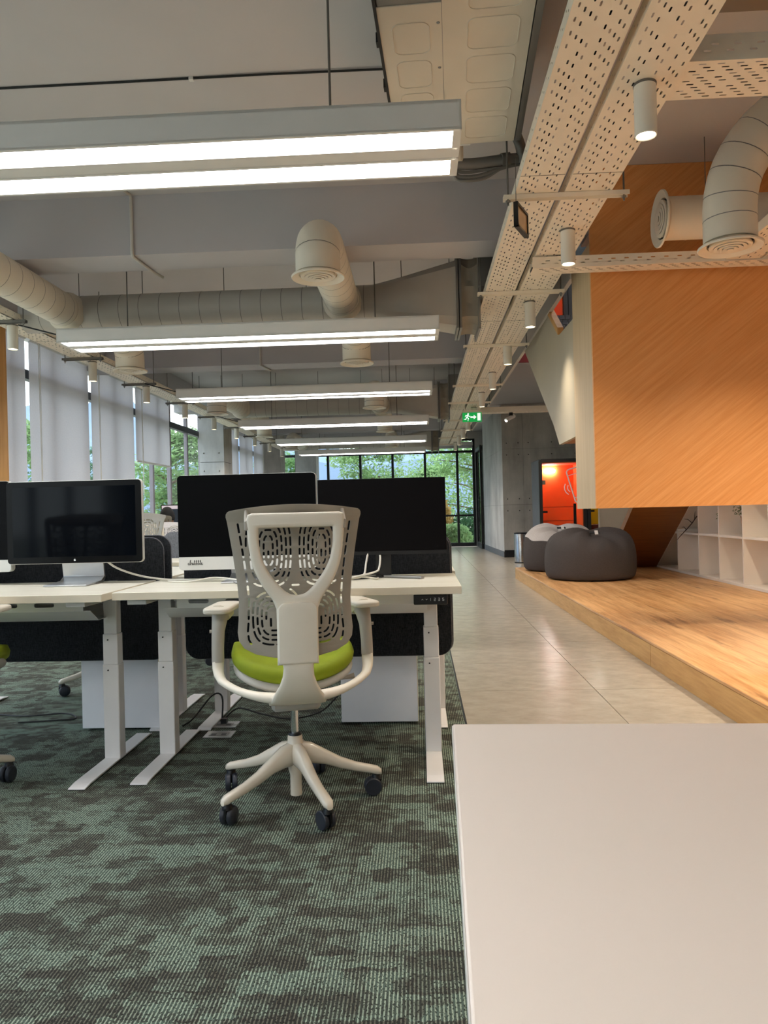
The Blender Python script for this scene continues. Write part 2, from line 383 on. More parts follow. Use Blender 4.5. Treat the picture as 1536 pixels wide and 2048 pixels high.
# second floor seen through the stair opening
up = MB(); up.box(1.24, 5.2, 11.0, 17.0, 3.43, 3.85)
up = up.ob('floor_upper', 'paint_beam'); tag(up, kind='structure')
MB().box(1.241, 5.0, 10.96, 10.999, 3.2, 3.45).ob('red_fascia', 'red_dark', up)
bm_ = MB().box(-.036, .036, -.012, .012, -.031, .031).mesh('brick', [M['brick_black']])
for r in range(6):
    for c in range(20):
        link('brick', bm_, up, loc=(1.30 + .08 * c + (.04 if r % 2 else 0), 10.985, 3.485 + .07 * r))
w = MB(); w.box(1.0, 1.2, 5.6, 17, 3.72, 6.6); w.box(5.0, 5.2, 5.6, 17, 3.72, 6.6); w.box(1.0, 5.2, 5.4, 5.6, 3.72, 6.6); w.box(1.0, 5.2, 17, 17.2, 3.43, 6.6)
tag(w.ob('wall_upper', 'paint_wall'), kind='structure')
tag(MB().box(1.0, 5.2, 5.4, 17.2, 6.6, 6.8).ob('ceiling_upper', 'paint_ceiling'), kind='structure')

wr = MB(); wr.box(5.0, 5.2, -4.2, 17.0, -.1, 3.43); wr.box(5.0, 5.2, 16.9, 23, -.1, 3.43)
tag(wr.ob('wall_right', 'paint_wall'), kind='structure')
tag(MB().box(-4.4, 5.2, -4.2, -4.0, -.1, CZ).ob('wall_back', 'paint_wall'), kind='structure')
# left wall: full height glazing
wl = MB(); wl.box(-4.45, -4.2, -4.2, 23, 3.13, CZ + .3); wl.box(-4.45, -4.2, -4.2, -3.6, -.1, 3.13); wl.box(-4.45, -4.2, 22.4, 23, -.1, 3.13)
tag(wl.ob('wall_left', 'paint_wall'), kind='structure')
MUL = [7.62 - .9 * k for k in range(1, 12)][::-1] + [7.62, 8.5, 9.38, 10.25, 11.05, 11.97, 12.83, 13.8, 14.7, 15.5, 16.4, 17.3, 18.2, 19.2, 20.1, 21.0]
wi = struct('window_1')
for y in MUL:
    MB().box(-4.34, -4.28, y - .035, y + .035, .02, 3.13).ob('mullion', 'mullion_grey', wi)
MB().box(-4.355, -4.265, -3.6, 22.4, 2.64, 2.74).ob('transom', 'mullion_black', wi)
MB().box(-4.37, -4.24, -3.6, 22.4, -.02, .06).ob('bottom_rail', 'mullion_black', wi)
ys = [-3.6] + MUL + [22.4]
for a, b in zip(ys, ys[1:]):
    MB().box(-4.315, -4.305, a, b, .05, 2.66).ob('pane', 'glass', wi); MB().box(-4.315, -4.305, a, b, 2.72, 3.13).ob('pane', 'glass', wi)
# end wall glazing
we = struct('window_2')
EM = [-3.66, -2.70, -1.724, -.756, .212, 1.173, 1.66]
for x in EM: MB().box(x - .035, x + .035, 22.43, 22.56, .0, 3.2).ob('mullion', 'mullion_black', we)
for nm, z0, z1 in (('bottom_rail', .0, .11), ('mid_rail', .895, .95), ('transom', 2.79, 2.86), ('top_rail', 3.15, 3.22)):
    MB().box(-4.2, 1.69, 22.44, 22.55, z0, z1).ob(nm, 'mullion_black', we)
xs = [-4.2] + EM
for a, b in zip(xs, xs[1:]):
    for z0, z1 in ((.1, .9), (.945, 2.8), (2.85, 3.16)): MB().box(a, b, 22.49, 22.5, z0, z1).ob('pane', 'glass', we)
we2 = MB(); we2.box(-4.4, 5.2, 22.4, 22.6, 3.2, CZ); we2.box(1.7, 5.2, 22.4, 22.6, -.1, 3.2)
tag(we2.ob('wall_end', 'paint_wall'), kind='structure')
# black framed glass door folded along the corridor side at the far end
do = struct('door_1')
for x in (1.70, 1.78):
    f = MB()
    f.box(x, x + .05, 20.7, 20.8, .01, 2.86); f.box(x, x + .05, 22.2, 22.3, .01, 2.86); f.box(x, x + .05, 20.8, 22.2, .01, .14); f.box(x, x + .05, 20.8, 22.2, 2.76, 2.86)
    f.ob('door_frame', 'mullion_black', do); MB().box(x + .02, x + .03, 20.8, 22.2, .14, 2.76).ob('pane', 'glass', do)
MB().tube([(1.66, 20.78, .75), (1.66, 20.78, 1.35)], .016).box(1.66, 1.70, 20.77, 20.79, .8, .82).box(1.66, 1.70, 20.77, 20.79, 1.28, 1.3).ob('handle', 'black_plastic', do)
tag(MB().box(1.84, 1.9, 20.52, 20.68, 0, 2.9).ob('trim_1', 'wall_wood'), kind='structure')

# concrete wall block by the booth: recessed joints, tie holes
wc = struct('wall_concrete')
CP = [(1.887, 16.905), (5.0, 16.905), (5.0, 20.5), (1.772, 20.5)]
MB().prism([(1.892, 16.91), (5.0, 16.91), (5.0, 20.5), (1.777, 20.5)], 'z', 0, CZ).ob('core', 'ink', wc)
zz = [(.0, 1.168), (1.172, 2.418), (2.422, CZ)]
for z0, z1 in zz:
    MB().prism([(1.887, 16.905), (1.892, 16.91), (1.777, 20.5), (1.772, 20.5)], 'z', z0, z1).ob('panel', 'concrete_pale', wc)
    holes_z = [z for z in ((z0 + .13), (z1 - .13))]
    for x0, x1 in ((1.887, 2.348), (2.352, 3.623), (3.627, 4.99)):
        hs = []
        hx = [x0 + .1, x1 - .1] if x1 - x0 < .6 else [x0 + .12, (x0 + x1) / 2, x1 - .12]
        for a in hx:
            for b in holes_z:
                if .1 < b < 3.3: hs.append([(a + 0.014 * math.cos(2 * PI * k / 10), b + 0.014 * math.sin(2 * PI * k / 10)) for k in range(10)])
        me = finish(plate('panel', [(x0, z0), (x1, z0), (x1, z1), (x0, z1)], hs, .03, at=16.89), 'concrete'); link('panel', me, wc)
tag(MB().box(1.89, 4.9, 16.86, 16.874, 0, .16).ob('baseboard_front', 'black_plastic'), kind='structure')
tag(MB().prism([(1.872, 16.86), (1.886, 16.87), (1.77, 20.5), (1.757, 20.5)], 'z', 0, .13).ob('baseboard_side', 'booth_grey'), kind='structure')  # grey blue colour stands in for a reflection on the black baseboard

# columns
def column(x0, x1, y0, y1, label, m='concrete_pale', holes=True):
    t = thing('concrete_column', label, 'column', ((x0 + x1) / 2, (y0 + y1) / 2, 0))
    dx, dy = (x1 - x0) / 2, (y1 - y0) / 2
    MB().box(-dx + .02, dx - .02, -dy + .02, dy - .02, 0, CZ).ob('core', 'ink', t)
    for z0, z1 in ((0, .93), (.94, 2.12), (2.13, CZ - .002)):
        fr = MB().box(-dx, dx, -dy + .004, dy, z0, z1).ob('shaft', 'concrete', t)
        hs = []
        for a in (-dx * .62, dx * .62):
            for b in (z0 + .17, z1 - .17):
                if .1 < b < 3.2: hs.append([(a + .016 * math.cos(2 * PI * k / 10), b + .016 * math.sin(2 * PI * k / 10)) for k in range(10)])
        link('face', finish(plate('face', [(-dx, z0), (dx, z0), (dx, z1), (-dx, z1)], hs, .02, at=-dy - .008), m), t)
    return t
column(-4.22, -3.74, 14.36, 14.98, 'pale concrete column with tie holes standing between the window bays on the left')
column(-3.57, -2.96, 21.75, 22.35, 'pale concrete column in front of the far end window')
column(-4.2, -3.72, 20.2, 20.9, 'shaded concrete column in the far left window corner', 'concrete')  # darker concrete on the face puts the shade into its colour
t = thing('wood_panel', 'light wooden panel at the left picture edge beside the nearest window blind', 'wall panel', (-4.1, 6.95, 0))
MB().box(-.02, .02, -.45, .36, 0, 3.05).ob('board', 'wall_wood', t)

# roller blinds
def blind(y0, y1, zb, label, cord=True):
    t = thing('roller_blind', label, 'blind', (-4.19, (y0 + y1) / 2, 3.06), 0, 'roller blinds along the left windows')
    h = (y1 - y0) / 2
    c = MB(); n = 24
    for i in range(n): 
        a, b = -h + 2 * h * i / n, -h + 2 * h * (i + 1) / n
        fa, fb = .006 * math.sin(a * 9), .006 * math.sin(b * 9)
        c.add([(fa, a, zb - 3.06), (fb, b, zb - 3.06), (fb * .2, b, 0), (fa * .2, a, 0)], [(0, 1, 2, 3)])
    c.ob('cloth', 'blind_cloth', t)
    MB().tube([(0, -h, 0), (0, h, 0)], .03, 12).ob('roller', 'lamp_white', t)
    MB().box(-.012, .012, -h, h, zb - 3.06 - .012, zb - 3.06 + .016).ob('bottom_bar', 'alu_pale', t)
    if cord: MB().tube([(.05, -h + .12, -.02), (.052, -h + .13, -1.6), (.05, -h + .15, -1.62), (.05, -h + .15, -.02)], .0035, 5).ob('pull_cord', 'cable_white', t)
blind(6.42, 7.87, .3, 'narrow visible roller blind beside the wooden panel at the left edge')
blind(7.95, 9.41, .3, 'wide lowered roller blind above the left display')
blind(9.49, 10.93, .3, 'lowered roller blind with a white pull cord, between the widest and the half raised blinds')
blind(11.01, 12.52, 1.93, 'half raised roller blind ending above the seated person')
blind(15.05, 15.85, 2.05, 'short raised roller blind just beyond the concrete column')
blind(15.95, 17.4, .3, 'lowered roller blind, second beyond the concrete column', False)
blind(17.5, 18.9, .3, 'lowered roller blind, third beyond the concrete column', False)
blind(19.0, 20.15, .3, 'lowered roller blind closest to the far end wall', False)
for i, (x0, x1, wh) in enumerate(((-1.65, .15, 'over the middle panes of'), (.28, 1.14, 'over the pane before the last in'), (1.2, 1.64, 'over the narrow last pane of'))):
    t = thing('rolled_blind', f'rolled up white blind {wh} the far end window', 'blind', ((x0 + x1) / 2, 22.36, 3.04), 0, 'rolled blinds on the end window')
    h = (x1 - x0) / 2
    MB().box(-h, h, -.05, .05, -.05, .06).ob('cassette', 'lamp_frame', t, bevel=.01); MB().box(-h + .01, h - .01, .0, .006, -.12, -.04).ob('cloth', 'blind_cloth', t)

# ------------------------------------------------------------------ outside
tag(MB().box(-120, 120, -60, 260, -1.2, -.35).ob('ground', 'ground_pale'), kind='structure')  # ground made pale to bounce daylight up to the ceiling
h = MB(); n = 60; vs = []; rnd = random.Random(2)
for i in range(n + 1):
    x = -260 + 520 * i / n; z = 20 + 8 * math.sin(i * .31) + 5 * math.sin(i * .83 + 1) + 2 * rnd.random()
    vs += [(x, 230, -1), (x, 236, z * .7), (x, 262, z), (x, 300, -1)]
h.add(vs, [(4 * i + k, 4 * i + 4 + k, 4 * i + 5 + k, 4 * i + 1 + k) for i in range(n) for k in range(3)])
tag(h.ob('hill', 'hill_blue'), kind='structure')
h = MB(); vs = []
for i in range(n + 1):
    y = -80 + 340 * i / n; z = 62 + 14 * math.sin(i * .4) + 6 * math.sin(i * .9)  # left hill raised high to cover the bright sky with pale blue
    vs += [(-150, y * 2, -1), (-154, y * 2, z * .7), (-170, y * 2, z), (-200, y * 2, -1)]
h.add(vs, [(4 * i + k, 4 * i + 4 + k, 4 * i + 5 + k, 4 * i + 1 + k) for i in range(n) for k in range(3)])
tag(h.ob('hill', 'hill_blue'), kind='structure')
def tree(x, y, hgt, rad, label, leaf='leaf_green', n=3200, z0=1.2, size=.13, layers=5, seed=1, group='trees outside the windows'):
    rnd = random.Random(seed); t = thing('leafy_tree', label, 'tree', (x, y, -.4), 0, group)
    tr = MB(); tr.tube([(0, 0, 0), (.06, .02, hgt * .4), (-.03, .05, hgt * .85)], [.13, .1, .04], 8)
    hubs = []
    for k in range(layers * 4):
        zc = z0 + (hgt - z0) * (k // 4 + .5) / layers + rnd.uniform(-.2, .2); a = rnd.uniform(0, 2 * PI)
        q = 1 - .45 * ((zc - z0) / (hgt - z0)); rr = rad * q * rnd.uniform(.25, .75); p = Vector((rr * math.cos(a), rr * math.sin(a), zc))
        hubs.append((p, rad * q * rnd.uniform(.35, .6))); tr.tube([(0, 0, zc - .3), tuple(p * .6 + Vector((0, 0, zc * .4 - .05))), tuple(p)], [.04, .025, .01], 5)
    tr.ob('trunk', 'bark', t)
    m = MB()
    for i in range(n):
        p, r = hubs[i % len(hubs)]
        a = rnd.uniform(0, 2 * PI); q = math.sqrt(rnd.random()) * r
        c = p + Vector((q * math.cos(a), q * math.sin(a), rnd.gauss(0, .16) * r * 1.4 - .1 * q))
        u = Vector((rnd.gauss(0, 1), rnd.gauss(0, 1), rnd.gauss(0, .5))).normalized(); v = u.cross(Vector((rnd.gauss(0, .4), rnd.gauss(0, .4), 1))).normalized()
        s_ = size * rnd.uniform(.6, 1.3)
        m.add([c - u * s_, c + v * s_ * .45, c + u * s_, c - v * s_ * .45], [(0, 1, 2, 3)])
    o = m.ob('foliage', leaf, t, smooth=0); o['kind'] = 'stuff'
    return t
tree(2.5, 30.5, 6.4, 3.4, 'large bright green tree with spreading layers beyond the far end window', 'leaf_pale', 15000, 1.6, .095, 7, 4)
tree(-2.6, 34, 5.2, 2.8, 'pale green tree rising behind the centre display beyond the end window', 'leaf_pale', 9000, 1.2, .1, 5, 5)
tree(-7.4, 40, 4.8, 2.6, 'green tree beyond the far end window near the column', 'leaf_green', 8000, 1.0, .1, 5, 6)
tree(6.6, 38, 5.5, 3.0, 'darker green tree behind the large tree beyond the end window', 'leaf_deep', 9000, .8, .11, 5, 7)
tree(.6, 40, 4.0, 2.4, 'distant green tree seen just left of the corridor end', 'leaf_green', 8000, .8, .11, 5, 8)
for i, (x, y, hh, lf, lb) in enumerate(((-9.3, 27.5, 5.0, 'leaf_pale', 'green tree outside the half raised blind'), (-12.6, 38.5, 6.0, 'leaf_green', 'green tree outside the bare left window'), (-7.6, 46.0, 5.0, 'leaf_green', 'green tree outside beyond the left concrete column'), (-20.5, 47.5, 6.5, 'leaf_deep', 'tall dark tree outside the far left corner'), (-12.5, 23.0, 4.6, 'leaf_pale', 'green tree outside behind the wide lowered blind'))):
    tree(x, y, hh, 2.4, lb, lf, 7000, .3, .115, 6, 20 + i)
def bush(x, y, hgt, rad, label, leaf, seed, n=2600):
    rnd = random.Random(seed); t = thing('garden_bush', label, 'bush', (x, y, -.36), 0, 'bushes outside the end window')
    MB().tube([(0, 0, 0), (.02, 0, hgt * .5)], [.05, .02], 6).ob('stem', 'bark', t)
    m = MB()
    for i in range(n):
        d = Vector((rnd.gauss(0, 1), rnd.gauss(0, 1), rnd.gauss(0, 1))).normalized() * rnd.random() ** .4
        c = Vector((d.x * rad, d.y * rad, hgt * .52 + d.z * hgt * .5)); u = Vector((rnd.gauss(0, 1), rnd.gauss(0, 1), rnd.gauss(0, 1))).normalized(); v = u.orthogonal().normalized(); s_ = .075 * rnd.uniform(.6, 1.3)
        m.add([c - u * s_, c + v * s_ * .5, c + u * s_, c - v * s_ * .5], [(0, 1, 2, 3)])
    m.ob('foliage', leaf, t, smooth=0)['kind'] = 'stuff'
bush(.62, 25.6, 1.9, .55, 'yellow flowering bush outside the far end window', 'leaf_yellow', 31)
bush(1.95, 25.6, 1.5, .9, 'deep green bush outside the narrow last pane', 'leaf_deep', 32)
bush(1.1, 24.0, 1.0, .6, 'low pale bush right outside the glass at the corridor end', 'leaf_pale', 33)
bush(3.5, 25.6, 2.0, .75, 'round green bush outside behind the door frame', 'leaf_green', 34)
bush(-.6, 24.4, 1.3, .7, 'low green bush outside behind the right desk display', 'leaf_green', 35)

# ------------------------------------------------------------------ ceiling services
def tray(name, label, x0, x1, z, y0, y1, cols, hgt=.06, side_holes=True):
    t = thing(name, label, 'cable tray', (x0, y0, z))
    w = x1 - x0; ln = y1 - y0
    b = MB(); perf(b, (0, 0, 0), (0, 1, 0), (1, 0, 0), ln, cols, .074, .027, .0074, .16); b.ob('bottom_plate', 'tray_paint', t, smooth=0)
    sc = [(0, .012, 0), (.012, .032, 1), (.032, .052, 1), (.052, hgt, 0)]
    for x in (0, w):
        m = MB(); perf(m, (x, 0, 0), (0, 1, 0), (0, 0, 1), ln, sc if side_holes else [(0, hgt, 0)], .1, .014, .006)
        m.box(min(x, x + (.008 if x == 0 else -.008)), max(x, x + (.008 if x == 0 else -.008)), 0, ln, hgt - .002, hgt)
        m.ob('side', 'tray_paint', t, smooth=0)
    yy = 2.6
    while y0 + yy < y1:
        MB().box(.002, w - .002, yy - .0015, yy + .0015, -.0012, .0005).ob('joint', 'rod_grey', t); yy += 2.9
    for i in range(5):  # dark cables added inside so the tray slots look dark
        k = w * (.2 + .15 * i)
        MB().tube([(k, .0, .012), (k + .01, ln * .3, .013), (k - .01, ln * .6, .012), (k, ln, .012)], .009, 6).ob('cable', 'cable_black' if i % 2 else 'cable_grey', t)
    return t
CL = [(0, .012, 0), (.012, .036, 1), (.036, .06, 1), (.06, .084, 1), (.084, .106, 1), (.106, .128, 0), (.128, .15, 1), (.15, .172, 1), (.172, .194, 1), (.194, .214, 1), (.214, .225, 0)]
CR = [(0, .014, 0), (.014, .04, 1), (.04, .066, 1), (.066, .09, 1), (.09, .108, 0), (.108, .132, 1), (.132, .156, 1), (.156, .176, 0), (.176, .2, 1), (.2, .222, 1), (.222, .24, 1), (.24, .25, 0)]
tray('cable_tray', 'long cream perforated cable tray, the one nearer the desks of the central pair', .55, .775, 2.75, 1.2, 19.3, CL)
tray('cable_tray', 'long cream perforated cable tray carrying the white cylinder lamps over the corridor', .81, 1.06, 2.75, 1.2, 19.3, CR)
tray('cable_tray', 'perforated cable tray running along the left windows', -3.52, -3.28, 2.74, 4.2, 19.5, CR[:-1] + [(.222, .24, 0)])
def cross(label, x0, x1, y0, y1, z, hgt):
    t = thing('cable_tray', label, 'cable tray', (x0, y0, z)); w = y1 - y0; ln = x1 - x0
    n = max(3, int(w / .024)); cols = [(0, .01, 0)] + [(.01 + (w - .02) * i / n, .01 + (w - .02) * (i + 1) / n, 1) for i in range(n)] + [(w - .01, w, 0)]
    b = MB(); perf(b, (0, 0, 0), (1, 0, 0), (0, 1, 0), ln, cols, .07, .03, .0075, .15); b.ob('bottom_plate', 'tray_paint', t, smooth=0)
    h3 = hgt / 4; sc = [(0, h3, 0), (h3, 2 * h3, 1), (2 * h3, 3 * h3, 1), (3 * h3, hgt, 0)]
    for y in (0, w):
        m = MB(); perf(m, (0, y, 0), (1, 0, 0), (0, 0, 1), ln, sc, .085, .03, .007); m.ob('side', 'tray_paint', t, smooth=0)
    for k in range(3): MB().tube([(0, w * (.3 + .2 * k), .012), (ln, w * (.32 + .2 * k), .012)], .01, 6).ob('cable', 'cable_black', t)  # black cables added to darken the slots of the cross tray
    return t
cross('wide perforated cable tray crossing to the right nearest the camera', 1.065, 4.9, 2.90, 3.17, 2.76, .1)
cross('perforated cable tray crossing in front of the orange wooden panel', .79, 4.9, 5.0, 5.135, 2.665, .075)
tray('cable_tray', 'short perforated cable tray at the right edge below the round diffuser', 2.03, 2.26, 2.668, 1.2, 4.98, CR[:-1] + [(.222, .23, 0)], .06, False)
cross('far perforated cable tray with small spot heads above the concrete wall', 1.07, 4.9, 12.9, 13.12, 2.74, .09)

def trapeze(i, x0, x1, y, z, side, label):
    t = thing('trapeze_hanger', label, 'hanger', ((x0 + x1) / 2, y, z), 0, f'trapeze hangers under the {side} trays')
    h = (x1 - x0) / 2
    m = MB(); m.box(-h, h, -.02, .02, -.003, 0); m.box(-h, h, -.022, -.019, -.024, .0); m.box(-h, h, .019, .022, -.024, .0); m.ob('channel', 'tray_paint' if side == 'central' else 'rod_grey', t)
    for s in (-1, 1):
        r = MB().tube([(s * (h - .025), 0, -.05), (s * (h - .025), 0, CZ - z if abs(y - 5.5) > .17 else 2.98 - z)], .005, 6).ob('threaded_rod', 'rod_grey', t)
        MB().lathe([(.013, -.034), (.013, -.024)], 6, Matrix.Translation((s * (h - .025), 0, 0))).ob('nut', 'galv', r)
for i, y in enumerate((4.03, 5.8, 7.63, 10.05, 11.65, 13.9, 15.6, 17.2, 18.9)):
    trapeze(i, .49, 1.15, y, 2.748, 'central', f'{ORD[i]} trapeze hanger from the camera under the central pair of cable trays')
for i, y in enumerate((6.05, 7.55, 9.1, 10.7, 12.3, 13.9, 15.5, 17.1)):
    trapeze(i, -3.62, -3.2, y, 2.738, 'window side', f'{ORD[i]} trapeze hanger from the camera under the window side cable tray')

# cylinder spotlights
def spot(loc, label, group, power=SPOT):
    t = thing('cylinder_spotlight', label, 'spotlight', loc, 0, group)
    MB().lathe([(.0, .0), (.043, 0), (.043, -.2), (.04, -.203), (.037, -.2), (.035, -.185)], 24).ob('housing', 'spot_white', t)
    MB().lathe([(.045, .004), (.045, -.006)], 20).ob('mount_ring', 'rod_grey', t)
    MB().lathe([(0, -.189), (.036, -.189), (.036, -.184), (0, -.184)], 20).ob('lens', 'spot_face', t)
    ld = bpy.data.lights.get('spot_beam') or bpy.data.lights.new('spot_beam', 'SPOT')
    ld.energy = power; ld.color = (1, .86, .68); ld.spot_size = math.radians(105); ld.spot_blend = 1.0; ld.shadow_soft_size = .03
    lo = bpy.data.objects.new('beam_light', ld); COL.objects.link(lo); lo.parent = t; lo.location = (0, 0, -.195)
    return t
sp0 = spot((.935, 3.02, 2.746), 'white cylinder spotlight nearest the camera, hanging largest from the central trays', 'cylinder spotlights under the central trays')
for i in range(1, 11):
    dup(sp0, (.935, 3.02 + 1.545 * i, 2.746), label=f'white cylinder spotlight, {ORD[i]} from the camera under the central trays')
lp0 = spot((-3.4, 6.2, 2.736), 'cylinder spotlight at the left edge, first in the window side row', 'cylinder spotlights along the windows')
for i in range(1, 9):
    dup(lp0, (-3.4, 6.2 + 1.56 * i, 2.736), label=f'cylinder spotlight, {ORD[i]} from the camera along the left windows')
tray('cable_tray', 'added unseen second short cable tray further right of the round diffuser', 3.2, 3.43, 2.668, 1.2, 4.98, CR[:-1] + [(.222, .23, 0)], .06, False)  # unseen tray added to carry lamps that brighten the orange panel
for x, wh in ((2.15, 'short'), (3.32, 'second short')):  # spotlights added out of view to light the panel and platform
    for y, wy in ((4.25, 'nearer the orange panel'), (2.5, 'nearer the camera')):
        r = dup(sp0, (x, y, 2.664), label=f'added unseen spotlight under the {wh} tray on the right, {wy}', group='added spotlights under the short right trays')
        fd = bpy.data.lights.get('flood_beam')
        if not fd: fd = bpy.data.lights['spot_beam'].copy(); fd.name = 'flood_beam'; fd.energy = SPOT * 2.2; fd.spot_size = math.radians(125)
        for c in r.children:
            if c.type == 'LIGHT': c.data = fd
for i, (x, wh) in enumerate(((1.62, 'beside the exit sign'), (2.68, 'by the sloping stair side'))):
    t = thing('track_spotlight', f'small tilted spot head on the far cross tray {wh}', 'spotlight', (x, 13.0, 2.735), 0, 'small spot heads on the far tray')
    MB().box(-.03, .03, -.03, .03, -.05, 0).ob('bracket', 'black_plastic', t)
    MB().tube([(.06, .05, -.05), (-.09, -.06, -.13)], .035, 12).ob('head', 'lamp_frame', t)
    lo = bpy.data.objects.new('beam_light', bpy.data.lights['spot_beam']); COL.objects.link(lo); lo.parent = t; lo.location = (-.095, -.065, -.135); lo.rotation_euler = (math.radians(35), 0, 0)

# linear ceiling lights
def linear(y, label, zt=2.58):
    t = thing('linear_ceiling_light', label, 'ceiling light', (-1.31, y, zt), 0, 'linear ceiling lights over the desks')
    h = 1.5; d = .385
    m = MB(); m.box(-h, h, 0, .006, -.105, 0); m.box(-h, h, d - .006, d, -.105, 0); m.box(-h, -h + .008, 0, d, -.105, 0); m.box(h - .008, h, 0, d, -.105, 0); m.box(-h, h, 0, d, -.012, 0)
    m.box(-h, h, .155, .23, -.105, -.09); m.box(-h, h, .155, .16, -.105, -.01); m.box(-h, h, .225, .23, -.105, -.01)
    m.ob('housing', 'lamp_white', t)
    for y0, y1 in ((0, .155), (.23, d)):
        f = MB(); f.box(-h, h, y0, y0 + .014, -.109, -.1); f.box(-h, h, y1 - .014, y1, -.109, -.1); f.box(-h, -h + .03, y0, y1, -.109, -.1); f.box(h - .03, h, y0, y1, -.109, -.1)
        r = f.ob('trim_frame', 'lamp_frame', t)
        MB().box(-h + .03, h - .03, y0 + .014, y1 - .014, -.1, -.094).ob('diffuser', 'strip', r)
    for x in (-1.0, 1.0):
        MB().tube([(x, .19, 0), (x, .19, CZ - zt if y + .19 < 5.3 or y > 6 else CZ - zt)], .005, 6).ob('hanger_rod', 'rod_grey', t)
    MB().tube([(-h + .02, .35, .006), (-h - .12, .36, .03), (-h - .5, .37, .14)], .007, 6).ob('supply_cable', 'cable_black', t)
    return t
l0 = linear(2.748, 'linear ceiling light nearest the camera with two broad glowing strips')
for i, y in enumerate((5.76, 8.66, 11.68, 14.75, 17.5)):
    dup(l0, (-1.31, y, 2.58), label=f'{ORD[i + 1]} linear ceiling light from the camera, hanging over the rows of desks')
dup(l0, (-1.31, -.2, 2.58), label='linear ceiling light above and behind the camera position')
dup(l0, (-1.31, -3.0, 2.58), label='linear ceiling light by the back wall behind the camera')

# round ducts and diffusers
def bend(p0, c, p1, n=8):
    p0, c, p1 = Vector(p0), Vector(c), Vector(p1)
    return [tuple(p0 * (1 - u) ** 2 + c * 2 * u * (1 - u) + p1 * u * u) for u in [k / n for k in range(n + 1)]]
def diffuser(parent, loc, r, mtx=None, m='duct_cream'):
    T = Matrix.Translation(loc) @ (mtx or Matrix.Identity(4))
    o = MB(); o.lathe([(r * .70, .03), (r * .72, .004), (r * .98, -.016), (r, -.012), (r, -.004), (r * .74, .02)], 32, T)
    o = o.ob('diffuser', m, parent)
    for k in range(5):
        a = r * (.66 - .135 * k)
        q = MB(); q.lathe([(a, -.004 - .004 * k), (a - .009 if a > .03 else .002, .03 - .004 * k), (a - .011 if a > .03 else .001, .028 - .004 * k), (a - .003, -.008 - .004 * k)], 28, T); q.ob('cone', m, o)
    MB().lathe([(0, .055), (r * .72, .055), (r * .72, .05), (0, .05)], 24, T).ob('shade_disc', 'throat_shade', o)  # dark disc stands in for the shade between the cones
    return o
def seams(parent, pts, r, every, m='rod_grey', n=24, w=.0022, grow=1.01):
    pts = [Vector(p) for p in pts]; acc = 0; nxt = every
    for a, b in zip(pts, pts[1:]):
        ln = (b - a).length
        while acc + ln > nxt:
            c = a + (b - a) * ((nxt - acc) / ln); t = (b - a).normalized()
            MB().tube([c - t * w, c + t * w], r * grow, n, cap=False).ob('seam', m, parent); nxt += every
        acc += ln
def main_duct(yc, zc, label, branches):
    t = thing('round_air_duct', label, 'air duct', (0, yc, zc))
    MB().tube([(-3.3, 0, 0), (-2.0, 0, 0), (-.32, 0, 0)], .147, 28).ob('main_pipe', 'duct_grey', t)
    seams(t, [(-3.3, 0, 0), (-.32, 0, 0)], .147, .17)
    # taper from round to square
    tp = MB(); n = 24; vs = []
    for q in range(7):
        u = q / 6; x = -.34 + .68 * u
        for k in range(n):
            w = 2 * PI * (k + .5) / n; cx, cy = math.cos(w), math.sin(w); mx = max(abs(cx), abs(cy))
            rx, rz = .147 * cx, .147 * cy; sx, sz = .2 * cx / mx, .262 * cy / mx
            vs.append((x, rx * (1 - u) + sx * u, rz * (1 - u) + sz * u + .015 * u))
    tp.add(vs, [(i * n + k, i * n + (k + 1) % n, (i + 1) * n + (k + 1) % n, (i + 1) * n + k) for i in range(6) for k in range(n)])
    tp.ob('taper', 'duct_grey', t, smooth=25)
    fg = MB()
    for x in (.34, .365): fg.box(x, x + .018, -.225, .225, -.285, .31)
    fg.ob('flange', 'galv', t)
    cv = MB(); vs = []; rnd = random.Random(5)
    for q in range(7):
        u = q / 6; x = .383 + .13 * u
        for k in range(n):
            w = 2 * PI * (k + .5) / n; cx, cy = math.cos(w), math.sin(w); mx = max(abs(cx), abs(cy)); g = 1 - .12 * math.sin(PI * u) * (1 + .8 * math.sin(k * 2.1))
            vs.append((x, .21 * cx / mx * g, .275 * cy / mx * g + .015))
    cv.add(vs, [(i * n + k, i * n + (k + 1) % n, (i + 1) * n + (k + 1) % n, (i + 1) * n + k) for i in range(6) for k in range(n)])
    cv.ob('canvas_collar', 'canvas', t, smooth=25)
    MB().box(.513, 1.02, -.3, .3, .02, .4).box(.513, .53, -.24, .24, -.3, .02).ob('fan_unit', 'galv', t)
    for (x, y1) in branches:
        L_ = y1 - yc; s = 1 if L_ > 0 else -1
        p = [(x, s * .1, -.01), (x, L_ - s * .28, -.01)] + bend((x, L_ - s * .28, -.01), (x, L_, -.01), (x, L_, -.2), 8)[1:] + [(x, L_, 2.56 - zc)]
        b = MB().tube(p, .138, 28).ob('branch_pipe', 'duct_cream', t)
        seams(b, p, .138, .16 if abs(L_) < 2 else .3)
        # collar where the branch meets the main pipe
        MB().tube([(x, s * .12, -.01), (x, s * .2, -.01)], [.165, .142], 28).ob('collar', 'duct_cream', b)
        diffuser(t, (x, L_, 2.545 - zc), .165)
    for x in (-2.85, -2.3, -1.6, -.9, -.55, -.1, .3):
        MB().tube([(x, .02, .14), (x, .02, CZ - zc)], .0035, 5).ob('hanger_rod', 'rod_grey', t)
    return t
main_duct(6.25, 2.825, 'large round air duct with elbow branches crossing behind the first ceiling beam', [(-.585, 4.6), (-.57, 7.3), (-2.9, 4.6), (-2.82, 7.3)])
